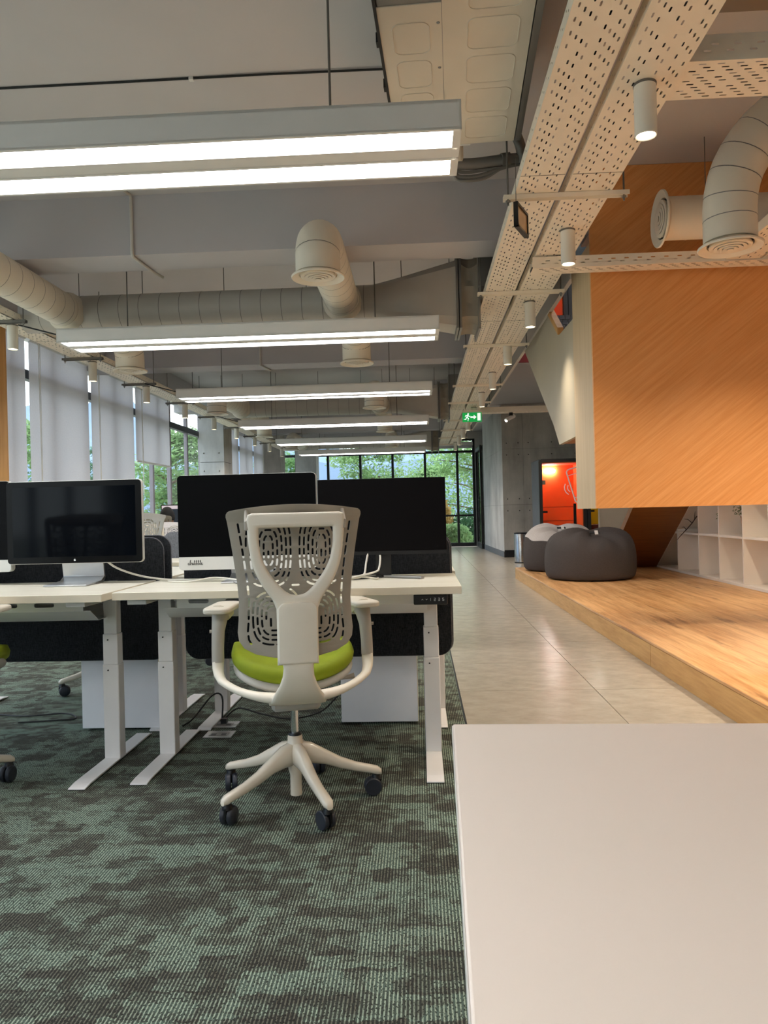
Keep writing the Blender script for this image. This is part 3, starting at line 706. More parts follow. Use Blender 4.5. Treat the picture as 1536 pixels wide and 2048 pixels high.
main_duct(12.2, 2.83, 'second round air duct crossing further back under the ceiling', [(-.585, 10.45), (-.58, 13.6), (-2.85, 10.6), (-2.85, 13.9)])
main_duct(18.6, 2.83, 'third round air duct near the far end wall', [(-.585, 16.9), (-2.85, 16.9)])

# right hand air outlets
t = thing('elbow_air_outlet', 'cream round duct bending down to a round diffuser in the upper right', 'air duct', (1.70, 4.1, 2.46))
p = [(0, 0, .02), (0, 0, .2)] + bend((0, 0, .2), (0, -.02, .42), (.16, -.05, .58), 6)[1:] + bend((.16, -.05, .58), (.42, -.1, .84), (1.0, -.12, .84), 6)[1:] + [(2.6, -.12, .84)]
b = MB().tube(p, .135, 32).ob('pipe', 'duct_cream', t); seams(b, p, .135, .115, 'galv')
diffuser(t, (0, 0, 0), .165)
t = thing('side_air_outlet', 'cream round duct with its diffuser facing the corridor beside the orange panel', 'air duct', (1.585, 4.85, 2.90))
p = [(.02, 0, 0), (3.3, 0, 0)]; b = MB().tube(p, .132, 32).ob('pipe', 'duct_cream', t); seams(b, p, .132, .14, 'duct_cream', grow=1.02)
diffuser(t, (0, 0, 0), .176, Matrix.Rotation(PI / 2, 4, 'Y'), 'duct_cream')
MB().tube([(.28, .0, .12), (.28, 0, CZ - 2.90)], .003, 5).ob('hanger_wire', 'rod_grey', t)
t = thing('flat_metal_duct', 'dark flat metal duct above the wide cross tray in the top right corner', 'air duct', (1.15, 1.4, 3.10))
MB().box(0, 3.6, 0, 1.75, 0, .26).ob('casing', 'galv', t)
for x in (.6, 1.5, 2.4): MB().box(x, x + .03, -.012, 1.762, -.015, .272).ob('flange', 'galv', t)

# flat fan coil unit in the top middle
t = thing('fan_coil_unit', 'flat cream fan coil unit with pressed panels above the nearest light', 'air conditioner', (.236, 3.955, 3.0), math.radians(-2.75))
MB().box(-.3, .31, -2.4, 0, .004, .3).ob('casing', 'galv', t, bevel=.006)
for x0, x1, y0 in ((-.3, -.052, -1.115), (-.05, .305, -2.4)):
    pn = MB().box(x0, x1, y0, 0, 0, .004).ob('panel', 'fcu_panel', t)
    n = 4 if x0 < -.1 else 7
    for k in range(n):
        yb = -.06 - k * .25; a0, a1 = x0 + .05, x1 - .05
        if yb - .2 < y0: break
        rib = [(px, py, -.001) for px, py in rrect(a0 + (.05 if x0 > -.1 else 0), a1, yb - .2, yb, .035)]
        MB().tube(rib + [rib[0]], .0022, 6, cap=False).ob('pressed_rib', 'fcu_panel', pn)
MB().box(.31, .34, -2.4, 0, -.002, .16).ob('side_rail', 'galv', t)
MB().box(-.312, -.3, -2.4, 0, -.004, .06).ob('insulation_strip', 'black_rubber', t)
for k in range(6): MB().box(-.322, -.31, -.25 - .33 * k, -.21 - .33 * k, .0, .04).ob('clip', 'black_rubber', t)
for k in range(4): MB().lathe([(0, -.004), (.006, -.003), (.007, 0)], 8, Matrix.Translation((-.066, -.1 - .3 * k, 0))).ob('screw', 'galv', t)
MB().box(.0, .08, .0, .012, -.004, .008).box(-.07, -.03, 0, .012, -.004, .008).ob('latch', 'lamp_frame', t)
t = thing('insulated_pipes', 'bundle of grey insulated pipes and cables beside the fan coil unit', 'pipes', (.3, 4.02, 2.95))
def flow(pts, n=6):
    P = [Vector(p) for p in pts]; out = []
    for i in range(len(P) - 1):
        p0, p1, p2, p3 = P[max(i - 1, 0)], P[i], P[i + 1], P[min(i + 2, len(P) - 1)]
        for k in range(n):
            u = k / n; out.append(.5 * ((2 * p1) + (p2 - p0) * u + (2 * p0 - 5 * p1 + 4 * p2 - p3) * u * u + (3 * p1 - p0 - 3 * p2 + p3) * u ** 3))
    return out + [P[-1]]
MB().tube([(-.045, -.02, .3), (-.045, .03, .0)], .03, 14).ob('drop_pipe', 'duct_cream', t)
MB().tube(flow([(-.06, .04, -.005), (.05, .045, -.005), (.2, .06, .015), (.34, .08, .03)]), .03, 14).ob('thick_pipe', 'cable_grey', t)
MB().tube([(.19, .055, .013), (.235, .062, .019)], .036, 14).ob('sleeve', 'rod_grey', t)
for k, (dz, r) in enumerate(((-.05, .009), (-.075, .011), (-.095, .008))):
    MB().tube(flow([(-.1 - .01 * k, -.02, .25), (-.095, .0, .05), (-.06, .04, dz + .02), (.0, .045, dz), (.1, .055, dz + .015), (.2, .06, -.025), (.3, .075, .0)]), r, 8).ob('cable', 'cable_grey', t)
MB().tube(flow([(.17, .0, .22), (.24, .02, .17), (.285, .04, .1), (.31, .06, .0)]), .028, 12).ob('bent_hose', 'rod_grey', t)

# hanging framed sign seen from its edge
t = thing('hanging_sign', 'small dark framed sign hanging on a thin wire under the nearest hanger', 'sign', (.585, 4.05, 2.625), math.radians(-24))
fm = MB()
for a in ((-.012, .012, -.1, .1, .052, .065), (-.012, .012, -.1, .1, -.065, -.052), (-.012, .012, -.1, -.088, -.065, .065), (-.012, .012, .088, .1, -.065, .065)): fm.box(*a)
fm.ob('frame', 'black_plastic', t); MB().box(-.004, .006, -.09, .09, -.054, .054).ob('face', 'tan_face', t)
MB().tube([(0, -.09, .065), (0, -.08, .3)], .002, 5).ob('wire', 'rod_grey', t)

# exit sign
t = thing('exit_sign', 'green illuminated exit sign with a running figure and arrow under the trays', 'sign', (.887, 12.1, 2.567)); t.scale = (.9, .9, .9)
MB().box(-.17, .17, -.02, .03, .085, .125).box(-.14, -.12, -.002, .008, .12, .2).box(.12, .14, -.002, .008, .12, .2).ob('mount', 'tray_paint', t)
MB().box(-.17, .17, -.018, .018, -.082, .082).ob('board', 'sign_green_lit', t, bevel=.004)
MB().box(.095, .15, -.022, -.017, -.062, .07).ob('door_symbol', 'sign_white_lit', t)
ar = MB().prism([(-.03, -.014), (.03, -.014), (.03, -.04), (.078, 0), (.03, .04), (.03, .014), (-.03, .014)], 'y', -.022, -.017); ar.ob('arrow', 'sign_white_lit', t)
mn = MB()
mn.lathe([(0, 0), (.014, 0), (.014, .004), (0, .004)], 12, Matrix.Translation((-.068, -.018, .058)) @ Matrix.Rotation(PI / 2, 4, 'X'))
for a, b, w in (((-.072, .04), (-.092, .0), .022), ((-.092, .0), (-.066, -.024), .014), ((-.066, -.024), (-.074, -.066), .012), ((-.094, -.002), (-.112, -.036), .014), ((-.112, -.036), (-.14, -.036), .012), ((-.076, .036), (-.11, .03), .01), ((-.11, .03), (-.124, .008), .01), ((-.074, .034), (-.052, .012), .01), ((-.052, .012), (-.036, .02), .01)):
    mn.prism(capsule([a, b], w), 'y', -.022, -.017)
mn.ob('running_figure', 'sign_white_lit', t)

# conduits and thin cables on the ceiling
def conduit(pts, r, label, m='conduit', clips=()):
    t = thing('ceiling_conduit', label, 'conduit', (0, 0, 0))
    MB().tube(pts, r, 8).ob('pipe', m, t)
    for c in clips: MB().box(c[0] - .012, c[0] + .012, c[1] - .012, c[1] + .012, c[2] - .012, c[2] + .012).ob('clip', 'lamp_frame', t)
conduit([(-4.0, 3.93, CZ - .006), (-1.5, 3.93, CZ - .006), (-.75, 3.92, CZ - .01), (.3, 3.93, CZ - .012)], .006, 'thin dark cable clipped across the ceiling nearest the camera', 'cable_black', [(-2.33, 3.93, CZ - .004), (-1.15, 3.93, CZ - .004)])
conduit([(-2.5, 2.6, CZ - .008), (-2.5, 4.2, CZ - .008), (-2.42, 5.2, CZ - .008)], .007, 'thin conduit running back along the ceiling at the far left', 'conduit')
conduit([(-2.10, 4.85, CZ - .01), (-2.02, 5.3, CZ - .01), (-2.02, 5.32, CZ - .03), (-2.02, 5.318, 2.99), (-2.02, 5.33, 2.968), (-2.0, 5.66, 2.968), (-1.97, 5.82, 2.968)], .012, 'painted conduit stepping down the face of the first ceiling beam')
conduit([(-1.55, 5.9, CZ - .01), (-1.42, 6.6, CZ - .01)], .011, 'painted conduit on the slab behind the first ceiling beam')
conduit([(-1.95, 9.37, CZ - .02), (-1.95, 9.375, 2.97), (-1.9, 9.75, 2.968)], .012, 'painted conduit on the face of the second ceiling beam')
conduit([(-1.75, 9.95, CZ - .01), (-1.3, 11.2, CZ - .01)], .014, 'painted conduit running diagonally behind the second ceiling beam')

# ------------------------------------------------------------------ stair, platform, shelves
t = thing('staircase', 'grey boxed staircase with a large orange veneer front hanging over the platform', 'stairs', (1.215, 5.2, 0))
# coordinates below are relative to (1.215, 5.2, 0)
MB().box(0, 3.78, 0, .03, 1.068, CZ - .002).ob('front_panel', 'veneer', t)
MB().box(0, .02, .031, .63, 1.068, 2.9).ob('side_panel', 'veneer_side', t)
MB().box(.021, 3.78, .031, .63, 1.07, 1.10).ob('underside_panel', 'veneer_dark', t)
sp = [(.631, 1.63), (1.35, 1.625), (1.61, 1.826), (3.29, 2.85), (1.71, 2.84), (1.25, 2.55), (.631, 2.54)]
MB().prism(sp, 'x', .012, .045).ob('stringer', 'stair_grey', t)
def incl(y): return 1.826 + (y - 1.61) * .6095
st = MB()
st.prism([(.64, 1.634), (1.345, 1.63), (1.605, 1.832), (3.2, 2.80), (3.2, 2.84), (1.57, 1.89), (1.32, 1.68), (.64, 1.68)], 'x', .046, 1.5)
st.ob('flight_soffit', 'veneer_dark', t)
for k in range(6):
    MB().box(.05, 1.48, 1.35 + .28 * k, 1.64 + .28 * k, 1.93 + .165 * k, 1.965 + .165 * k).ob('tread', 'oak', t)
MB().prism([(1.25, 2.552), (1.71, 2.842), (1.71, 2.905), (1.25, 2.615)], 'x', .0, .05).ob('handrail', 'wall_wood', t)
# second flight coming down towards the back: its sloping underside
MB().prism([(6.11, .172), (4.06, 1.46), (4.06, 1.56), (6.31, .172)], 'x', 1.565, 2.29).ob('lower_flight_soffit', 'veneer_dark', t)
MB().box(1.535, 1.555, 6.4, 6.43, .02, 1.6).box(1.53, 2.6, 6.42, 6.45, .0, 1.9).ob('back_panel', 'stair_grey', t)

t = thing('wooden_platform', 'low oak platform along the corridor with the bean bags on it', 'platform', (1.5, 2.4, 0))
EDG = lambda y: 1.535 - (y - 3.8) * .0085
def plank_slab(y0, y1, z0, z1, nm, m, ins=0., x1=3.49):
    q = [(EDG(y0) - 1.5 + ins, y0 - 2.4), (EDG(y1) - 1.5 + ins, y1 - 2.4), (x1 - 1.5, y1 - 2.4), (x1 - 1.5, y0 - 2.4)]
    return MB().prism(q, 'z', z0, z1).ob(nm, m, t, bevel=.004)
plank_slab(2.4, 6.498, .15, .17, 'top_board', 'oak'); plank_slab(6.502, 11.72, .15, .17, 'top_board', 'oak')
plank_slab(2.41, 11.70, .001, .149, 'core', 'oak_edge', .03)
for y0, y1 in ((2.4, 5.098), (5.106, 11.72)):
    q = [(EDG(y0) - 1.5 + .002, y0 - 2.4), (EDG(y1) - 1.5 + .002, y1 - 2.4), (EDG(y1) - 1.5 + .028, y1 - 2.4), (EDG(y0) - 1.5 + .028, y0 - 2.4)]
    MB().prism(q, 'z', .001, .149).ob('front_board', 'oak_edge', t)

for k, (x, y, wh) in enumerate(((2.0, 7.0, 'in front of the bean bags'), (3.12, 7.0, 'in front of the shelving'))):  # unseen downlights added to brighten the platform and shelving
    t = thing('added_downlight', f'added unseen downlight under the stair {wh}', 'downlight', (x, y, 1.86 if k == 0 else 1.69), 0, 'added downlights under the stair')
    MB().lathe([(.03, .0), (.045, 0), (.045, -.006), (.03, -.006)], 20).ob('ring', 'lamp_frame', t); MB().lathe([(0, -.002), (.03, -.002), (.03, .002), (0, .002)], 16).ob('lens', 'spot_face', t)
    ld = bpy.data.lights.get('nook_beam') or bpy.data.lights.new('nook_beam', 'SPOT'); ld.energy = 48; ld.color = (1, .86, .66); ld.spot_size = math.radians(150); ld.spot_blend = .5; ld.shadow_soft_size = .03
    lo = bpy.data.objects.new('beam_light', ld); COL.objects.link(lo); lo.parent = t; lo.location = (0, 0, -.012)

# white cube shelving under the slope
t = thing('cube_shelving', 'white open cube shelving with a slanted end under the stair', 'shelf', (3.5, 8.0, 0.001))
def slope(y): return .17 + (11.32 - y) * .632
D = .36; top = 1.68
MB().prism([(-2.8, .001), (3.36, .001), (3.36, .16), (-2.8, .16)], 'x', 0, D).ob('plinth', 'shelf_white', t)
MB().box(D - .012, D, -2.8, 3.17, .17, 1.0).prism([(-2.8, 1.0), (1.87, 1.0), (.92, top), (-2.8, top)], 'x', D - .012, D).ob('back_board', 'shelf_white', t)
MB().prism([(3.29, .171), (3.335, .171), (.95, top), (.905, top)], 'x', 0, D).ob('slanted_side', 'shelf_white', t)
MB().box(-.004, D - .013, -2.8, 3.27, .165, .195).ob('base_board', 'shelf_white', t)
for z in (.69, 1.19):
    MB().box(.002, D - .013, -2.8, min(3.0, 3.32 - (z - .17) / .632 - .02), z, z + .024).ob('shelf_board', 'shelf_white', t)
for y in (2.37, 1.60, .96, .31, -.30, -.93, -1.58, -2.23):
    zt = min(top, slope(8 + y) - .02)
    MB().box(.0, D - .013, y - .012, y + .012, .196, zt).ob('divider', 'shelf_white', t)
MB().box(.05, .07, -.05, -.03, 1.17, 1.19).ob('catch', 'black_plastic', t)
tag(MB().box(3.87, 3.95, 5.3, 11.4, 0, CZ).ob('wall_shelf_side', 'paint_wall'), kind='structure')

# dried branch and potted plants on the shelves
rnd = random.Random(4)
t = thing('dried_branch', 'thin dark dried branch leaning out of the shelf beside the slanted end', 'branch', (3.49, 9.86, .722))
b = MB(); b.tube([(.02, -.20, .21), (.0, -.08, .12), (-.02, .08, .03), (-.03, .26, -.05), (-.03, .40, -.11)], [.007, .0065, .006, .005, .003], 6)
for a, c in (((.0, -.08, .12), (-.02, .16, .17)), ((-.02, .08, .03), (-.02, .24, .06)), ((.01, -.14, .17), (.0, -.2, .27))): b.tube([a, ((a[0] + c[0]) / 2, (a[1] + c[1]) / 2, (a[2] + c[2]) / 2 + .02), c], [.005, .004, .002], 5)
b.ob('twigs', 'twig', t)
def potted(x, y, h, label, seed):
    t = thing('potted_plant', label, 'plant', (x, y, .716), 0, 'potted plants on the shelves'); rnd = random.Random(seed)
    MB().lathe([(0, 0), (.05, 0), (.062, h * .9), (.07, h), (.062, h), (.056, h * .88), (0, h * .86)], 18).ob('pot', 'pot_tan', t)
    m = MB()
    for i in range(260):
        a = rnd.uniform(0, 2 * PI); e = rnd.uniform(.1, 1.3); ln = rnd.uniform(.06, .2); p = Vector((math.cos(a) * math.cos(e), math.sin(a) * math.cos(e), math.sin(e))) * ln + Vector((0, 0, h))
        p.x = max(-.11, min(.13, p.x)); p.z = min(p.z, .44); p.y = max(-.12, min(.3, p.y))
        u = Vector((rnd.gauss(0, 1), rnd.gauss(0, 1), rnd.gauss(0, 1))).normalized(); v = u.orthogonal().normalized()
        m.add([p - u * .016, p + v * .006, p + u * .016, p - v * .006], [(0, 1, 2, 3)])
    m.ob('foliage', 'plant_leaf', t, smooth=0)['kind'] = 'stuff'
potted(3.62, 8.47, .22, 'tall tan pot with a green plant in the shelf cell right of the centre', 3)
potted(3.70, 9.14, .15, 'small plant half hidden behind a shelf divider left of the tan pot', 5)

# bean bags
def beanbag(loc, R, H, label, mats, seed):
    t = thing('bean_bag', label, 'bean bag', loc, 0, 'bean bags on the platform'); rnd = random.Random(seed)
    prof = [(0, 0), (.84, 0), (.94, .03), (.985, .12), (1.0, .34), (.985, .58), (.93, .76), (.79, .90), (.56, .97), (.28, .99), (.09, .95), (0, .94)]
    n = 64
    def P(r, z, k):
        w = 2 * PI * k / n; g = 1 + .03 * math.sin(3 * w + seed) * z + (.06 * math.sin(9 * w + 2 * seed) + .04 * math.sin(15 * w + seed)) * max(0, z - .6) * 1.6
        zz = z * (1 + .09 * math.sin(2 * w + seed) * (z > .5)) + .03 * math.sin(9 * w + seed) * max(0, z - .5) * 2 * (r > .2)
        return (R * r * g * math.cos(w), R * r * g * math.sin(w), H * zz)
    parts = ((0, len(prof) - 1, 'body', mats[0]),) if len(mats) == 1 else ((0, 6, 'body', mats[0]), (6, len(prof) - 1, 'top_cover', mats[1]))
    first = None
    for i0, i1, nm, m in parts:
        b = MB(); vs = [P(*prof[i], k) for i in range(i0, i1 + 1) for k in range(n)]
        b.add(vs, [(i * n + k, i * n + (k + 1) % n, (i + 1) * n + (k + 1) % n, (i + 1) * n + k) for i in range(i1 - i0) for k in range(n)])
        o = b.ob(nm, m, t, smooth=60); s = o.modifiers.new('soft', 'SUBSURF'); s.levels = s.render_levels = 1
        if first is None: first = o
        elif nm == 'top_cover': o['label'] = 'light grey top cover'
    for a, b_ in ((0.3, 1.2), (2.2, 3.4), (4.4, 5.4)):
        pts = [P(.9 - .0, .72 + .0, w / (2 * PI) * n) for w in (a, (a + b_) / 2, b_)]
    MB().box(-.02, .02, -.004, .004, -.03, .03, Matrix.Translation((.03 * R, -R * .55, H * .985)) @ Matrix.Rotation(-.7, 4, 'X')).ob('care_tag', 'lamp_frame', t)
    MB().box(-.06, .06, -.02, .02, -.006, .006, Matrix.Translation((.0, -.52 * R, H * .985)) @ Matrix.Rotation(.5, 4, 'X')).ob('carry_strap', 'black_rubber', t, bevel=.004)
    return t
beanbag((2.17, 9.72, .171), .575, .60, 'large charcoal bean bag in front on the oak platform', ['bag_dark'], 1)
beanbag((2.03, 11.12, .171), .52, .63, 'bean bag with a light grey top behind the large charcoal one', ['bag_dark', 'bag_light'], 2.6)

# steel bin
t = thing('waste_bin', 'brushed steel cylindrical bin by the concrete wall', 'bin', (2.02, 15.07, .001))
MB().lathe([(0, 0), (.138, 0), (.138, .02)], 32).ob('base_ring', 'black_rubber', t)
MB().lathe([(.136, .02), (.136, .585), (.13, .6), (.122, .6), (.122, .05), (0, .05)], 32).ob('shell', 'steel', t)
MB().lathe([(.139, .575), (.139, .60), (.12, .604), (.12, .598)], 32).ob('rim', 'black_plastic', t)

# phone booths
def booth(loc, W, D, H, inner, label, icon=True):
    t = thing('phone_booth', label, 'phone booth', loc)
    fr = .062
    s = MB(); s.box(0, .05, .06, D, .0, H); s.box(W - .05, W, .06, D, 0, H); s.box(.05, W - .05, D - .05, D, 0, H); s.box(.05, W - .05, .06, D - .05, H - .05, H)
    s.ob('outer_shell', 'booth_grey', t, bevel=.02)
    f = finish(plate('door_frame', rrect(0, W, 0, H, [.06, .06, .01, .01]), [rrect(fr, W - fr, .06, H - fr, .01)[::-1]], .07, axis='y', at=.03), 'booth_black'); link('front_frame', f, t)
    q = MB(); q.box(.052, .07, .07, D - .06, .05, H - .06); q.box(W - .07, W - .052, .07, D - .06, .05, H - .06); q.box(.07, W - .07, D - .08, D - .06, .05, H - .06); q.box(.07, W - .07, .07, D - .08, .03, .05); q.box(.07, W - .07, .07, D - .08, H - .08, H - .06)
    q.ob('lining', inner, t)
    for k in range(4): MB().box(.075, W - .075, D - .086, D - .08, .25 + .28 * k, .258 + .28 * k).ob('lining_seam', 'red_dark' if inner == 'booth_orange' else inner, t)
    MB().box(fr, W - fr, .02, .03, .06, H - fr).ob('glass_door', 'glass', t)
    lm = MB().prism(capsule([(W * .30, H - .19), (W * .47, H - .19)], .075), 'y', D - .14, D - .08).ob('ceiling_lamp', 'booth_lamp', t)
    MB().box(W - .26, W - .21, -.03, .0, .45, 1.15).ob('pull_handle', 'black_plastic', t)
    for z in (.35, H - .45): MB().box(fr - .01, fr + .06, .005, .018, z - .04, z + .04).ob('hinge', 'steel', t)
    MB().box(.07, .2, .3, .7, .98, 1.02).ob('side_shelf', 'booth_black', t)
    c = MB(); c.lathe([(0, .42), (.2, .43), (.23, .5), (.24, .72), (.225, .73), (.21, .5), (.18, .45), (0, .44)], 20, Matrix.Translation((.26, .65, 0))); c.tube([(.26, .65, .05), (.26, .65, .43)], .03, 8); c.lathe([(0, .05), (.2, .05), (.2, .07), (0, .09)], 20, Matrix.Translation((.26, .65, 0)))
    c.ob('tub_seat', 'red_dark', t)
    if icon:
        rot = math.radians(16); ox, oz = W - .13, H - .5
        def R2(x, z): return (ox + x * math.cos(rot) - z * math.sin(rot), .012, oz + x * math.sin(rot) + z * math.cos(rot))
        ic = MB()
        lp = [R2(*p) for p in rrect(-.17, .17, -.33, .33, .06)]; ic.tube(lp + [lp[0]], .013, 6, cap=False)
        for z in (-.22, .22): ic.tube([R2(-.17, z), R2(.17, z)], .008, 6)
        for r in (.09, .15): ic.tube([R2(-.15 - r * math.cos(a), r * math.sin(a) - .02) for a in (-.8, -.4, 0, .4, .8)], .009, 6)
        ic.ob('phone_symbol', 'sign_white', t)
    return t
booth((2.32, 14.55, .002), .90, .95, 2.02, 'booth_orange', 'grey phone booth with a glowing orange interior and a phone symbol on the glass')
booth((3.23, 14.55, .002), .90, .95, 2.02, 'booth_yellow', 'phone booth with a yellow interior mostly hidden behind the orange panel', False)
booth((1.30, 11.25, 3.852), .98, .95, 2.05, 'booth_orange', 'upper floor phone booth with an orange interior seen through the stair opening', False)
booth((2.29, 11.25, 3.852), .98, .95, 2.05, 'booth_grey', 'dark upper floor phone booth beside the orange one above the stair opening', False)
t = thing('added_upper_lamp', 'added unseen lamp on the upper floor above the stair', 'lamp', (2.9, 8.6, 6.55))  # lamp added out of view to light the upper floor
MB().lathe([(0, -.12), (.25, -.1), (.3, 0), (0, 0)], 24).ob('shade', 'booth_lamp', t)

# ------------------------------------------------------------------ desks
def desk(label, loc, rz, W, Z, group, Dp=.62, panel=True, simple=False):
    """local frame: front edge at y=0, user on the -y side, left end at x=0"""
    t = thing('standing_desk', label, 'desk', loc, rz, group); th = .031
    tp = MB().box(0, W, 0, Dp, Z - th, Z).ob('tabletop', 'desk_top', t, bevel=.0015)
    MB().box(.001, W - .001, -.0012, .0, Z - th + .001, Z - .0015).ob('edge_band', 'desk_edge', tp); MB().box(W, W + .0012, .001, Dp - .001, Z - th + .001, Z - .0015).ob('edge_band', 'desk_edge', tp)
    for x in (.09, W - .12):
        l = MB(); l.box(x - .036, x + .036, .355, .42, .012, .43); lg = l.ob('leg', 'desk_metal', t, bevel=.004)
        MB().box(x - .0335, x + .0335, .358, .417, .43, .565).ob('middle_column', 'desk_metal', lg, bevel=.003); MB().box(x - .030, x + .030, .362, .413, .565, Z - .05).ob('inner_column', 'desk_metal', lg, bevel=.003)
        f = MB(); f.box(x - .035, x + .035, .055, .735, .006, .014); f.prism([(.0, .002), (.06, .006), (.06, .014), (.0, .008)], 'x', x - .035, x + .035)
        f.prism([(.755, .002), (.73, .006), (.73, .014), (.755, .008)], 'x', x - .035, x + .035); f.ob('foot', 'desk_metal', lg, bevel=.002)
        MB().box(x - .04, x + .04, .03, Dp - .03, Z - th - .022, Z - th).ob('top_bracket', 'desk_metal_grey', lg, bevel=.003)
        for z in (.405, .54):
            MB().lathe([(0, 0), (.0035, 0), (.0035, .003), (0, .003)], 8, Matrix.Translation((x - .01, .355 if z < .43 else .358, z)) @ Matrix.Rotation(PI / 2, 4, 'X')).ob('screw', 'ink', lg)
    MB().box(.13, W - .16, .37, .40, Z - th - .05, Z - th - .02).ob('cross_bar', 'desk_metal_grey', t)
    # cable tray with cut slots
    x0, x1 = .2, W - .165; zt, zb = Z - th - .012, Z - th - .06
    hs = [[(a, b) for a, b in capsule([(c, (zt + zb) / 2 + .004), (c + .07, (zt + zb) / 2 + .004)], .018)] for c in [x0 + .06 + .16 * k for k in range(int((x1 - x0 - .1) / .16))]]
    ct = link('cable_basket', finish(plate('cable_basket', [(x0, zb), (x1, zb), (x1, zt), (x0, zt)], hs, .003, at=.2), 'desk_metal'), t)
    MB().prism([(.2, zb), (.28, zb - .05), (.44, zb - .05), (.47, zt), (.467, zt), (.438, zb - .047), (.28, zb - .047), (.2, zb + .003)], 'x', x0 - .06, x1 + .03).ob('basket_floor', 'desk_metal', ct)
    if panel:
        p = MB().box(W - .19, W - .055, .012, .06, Z - th - .042, Z - th - .001).ob('control_panel', 'black_plastic', t, bevel=.004)
        s = MB(); zc = Z - th - .021
        for k in range(6):
            x = W - .155 + .0165 * k; y0, y1 = .0105, .0118; a, b = x - .003, x + .003
            segs = {0: [((a, zc - .002), (x, zc + .002)), ((x, zc + .002), (b, zc - .002))], 1: [((a, zc + .002), (x, zc - .002)), ((x, zc - .002), (b, zc + .002))],
                    2: [((x, zc - .005), (x, zc + .005))], 3: [((a, zc + .005), (b, zc + .005)), ((b, zc + .005), (b, zc)), ((b, zc), (a, zc)), ((a, zc), (a, zc - .005)), ((a, zc - .005), (b, zc - .005))],
                    4: [((a, zc + .005), (b, zc + .005)), ((b, zc + .005), (b, zc - .005)), ((a, zc), (b, zc)), ((a, zc - .005), (b, zc - .005))],
                    5: [((b, zc + .005), (a, zc + .005)), ((a, zc + .005), (a, zc)), ((a, zc), (b, zc)), ((b, zc), (b, zc - .005)), ((b, zc - .005), (a, zc - .005))]}[k]
            for q in segs: s.prism(capsule(q, .0012, 3), 'y', y0, y1)
        s.ob('button_symbols', 'sign_white', p)
    return t
GR = 'standing desks in the nearest island'
desk('light wood standing desk behind the lime seated chair, with a black control panel', (-1.248, 2.975, 0), 0, 1.408, .78, GR)
desk('light wood standing desk on the left under the two apple displays'.replace('apple', 'silver trimmed'), (-2.70, 2.925, 0), 0, 1.43, .78, GR, panel=False)
desk('standing desk back to back with the desk behind the lime seated chair', (.172, 4.48, 0), PI, 1.40, .78, GR, Dp=.755, panel=False)
desk('standing desk back to back with the left desk', (-1.262, 4.48, 0), PI, 1.43, .78, GR, Dp=.755, panel=False)
GR2 = 'standing desks in the middle island'
desk('middle island standing desk seen between the left and centre displays', (-2.32, 5.88, 0), 0, 1.40, .72, GR2, panel=False)
desk('middle island standing desk behind the left display', (-3.75, 5.88, 0), 0, 1.40, .72, GR2, panel=False)
desk('middle island standing desk on the corridor side behind the right display', (-.89, 5.88, 0), 0, 1.05, .72, GR2, panel=False)
GR3 = 'standing desks in the far island'
desk('far island standing desk in front of the seated person', (-3.72, 9.02, 0), 0, 1.40, .74, GR3, panel=False)
desk('far island standing desk behind the centre display', (-2.28, 9.02, 0), 0, 1.40, .74, GR3, panel=False)

def divider(x0, x1, y, z0, z1, label, m='screen_fabric', group='fabric screens of the nearest island', r=.06):
    t = thing('desk_screen', label, 'desk divider', ((x0 + x1) / 2, y, z0), 0, group); h = (x1 - x0) / 2; H = z1 - z0
    link('panel', finish(plate('panel', rrect(-h + .003, h - .003, .003, H - .003, r), [], .022, .004), m), t)
    lp = [(a, -.0, b) for a, b in rrect(-h + .001, h - .001, .001, H - .001, r)]
    MB().tube(lp + [lp[0]], .005, 6, cap=False).ob('piping', 'grey_fabric' if m == 'screen_fabric' else m, t)
    for x in (-h + .25, h - .25): MB().box(x - .02, x + .02, -.03, -.012, .34, .39).ob('clamp', 'desk_metal_grey', t)
    return t
divider(-1.155, .142, 3.63, .385, .965, 'dark fabric screen behind the centre and right displays')
divider(-2.64, -1.258, 3.63, .385, .98, 'dark fabric screen behind the left displays, with a rounded end')
divider(-2.62, -1.236, 3.672, .385, .99, 'second dark fabric screen directly behind the left one')
divider(-1.10, .15, 3.672, .385, .965, 'second dark fabric screen directly behind the centre and right displays')
G2 = 'grey fabric screens of the middle island'
divider(-2.25, -.95, 6.53, .40, .945, 'grey fabric screen on the middle island seen left of the centre display', 'grey_fabric', G2)
divider(-3.75, -2.43, 6.60, .40, .975, 'grey fabric screen on the middle island peeking out beside the left display', 'grey_fabric', G2)
divider(-3.7, -2.35, 9.68, .40, .98, 'grey fabric screen on the far island', 'grey_fabric', G2)

# pedestals
def pedestal(x0, x1, y, label):
    t = thing('drawer_pedestal', label, 'cabinet', ((x0 + x1) / 2, y, .001), 0, 'white pedestals under the far side desks'); h = (x1 - x0) / 2
    MB().box(-h, h, 0, .40, .012, .58).ob('body', 'cabinet_white', t, bevel=.002)
    for k in range(3):
        d = MB().box(-h + .004, h - .004, .401, .418, .02 + .186 * k, .2 + .186 * k).ob('drawer_front', 'cabinet_white', t); MB().box(-.05, .05, .418, .43, .17 + .186 * k, .18 + .186 * k).ob('handle', 'steel', d)
    MB().box(h, h + .003, .0, .02, .013, .579).ob('side_edge', 'desk_edge', t)
pedestal(-1.741, -1.342, 3.75, 'white pedestal cabinet under the desks, left of the paired desk legs')
pedestal(-.42, -.03, 3.81, 'white pedestal cabinet under the desks, right of the lime seated chair')

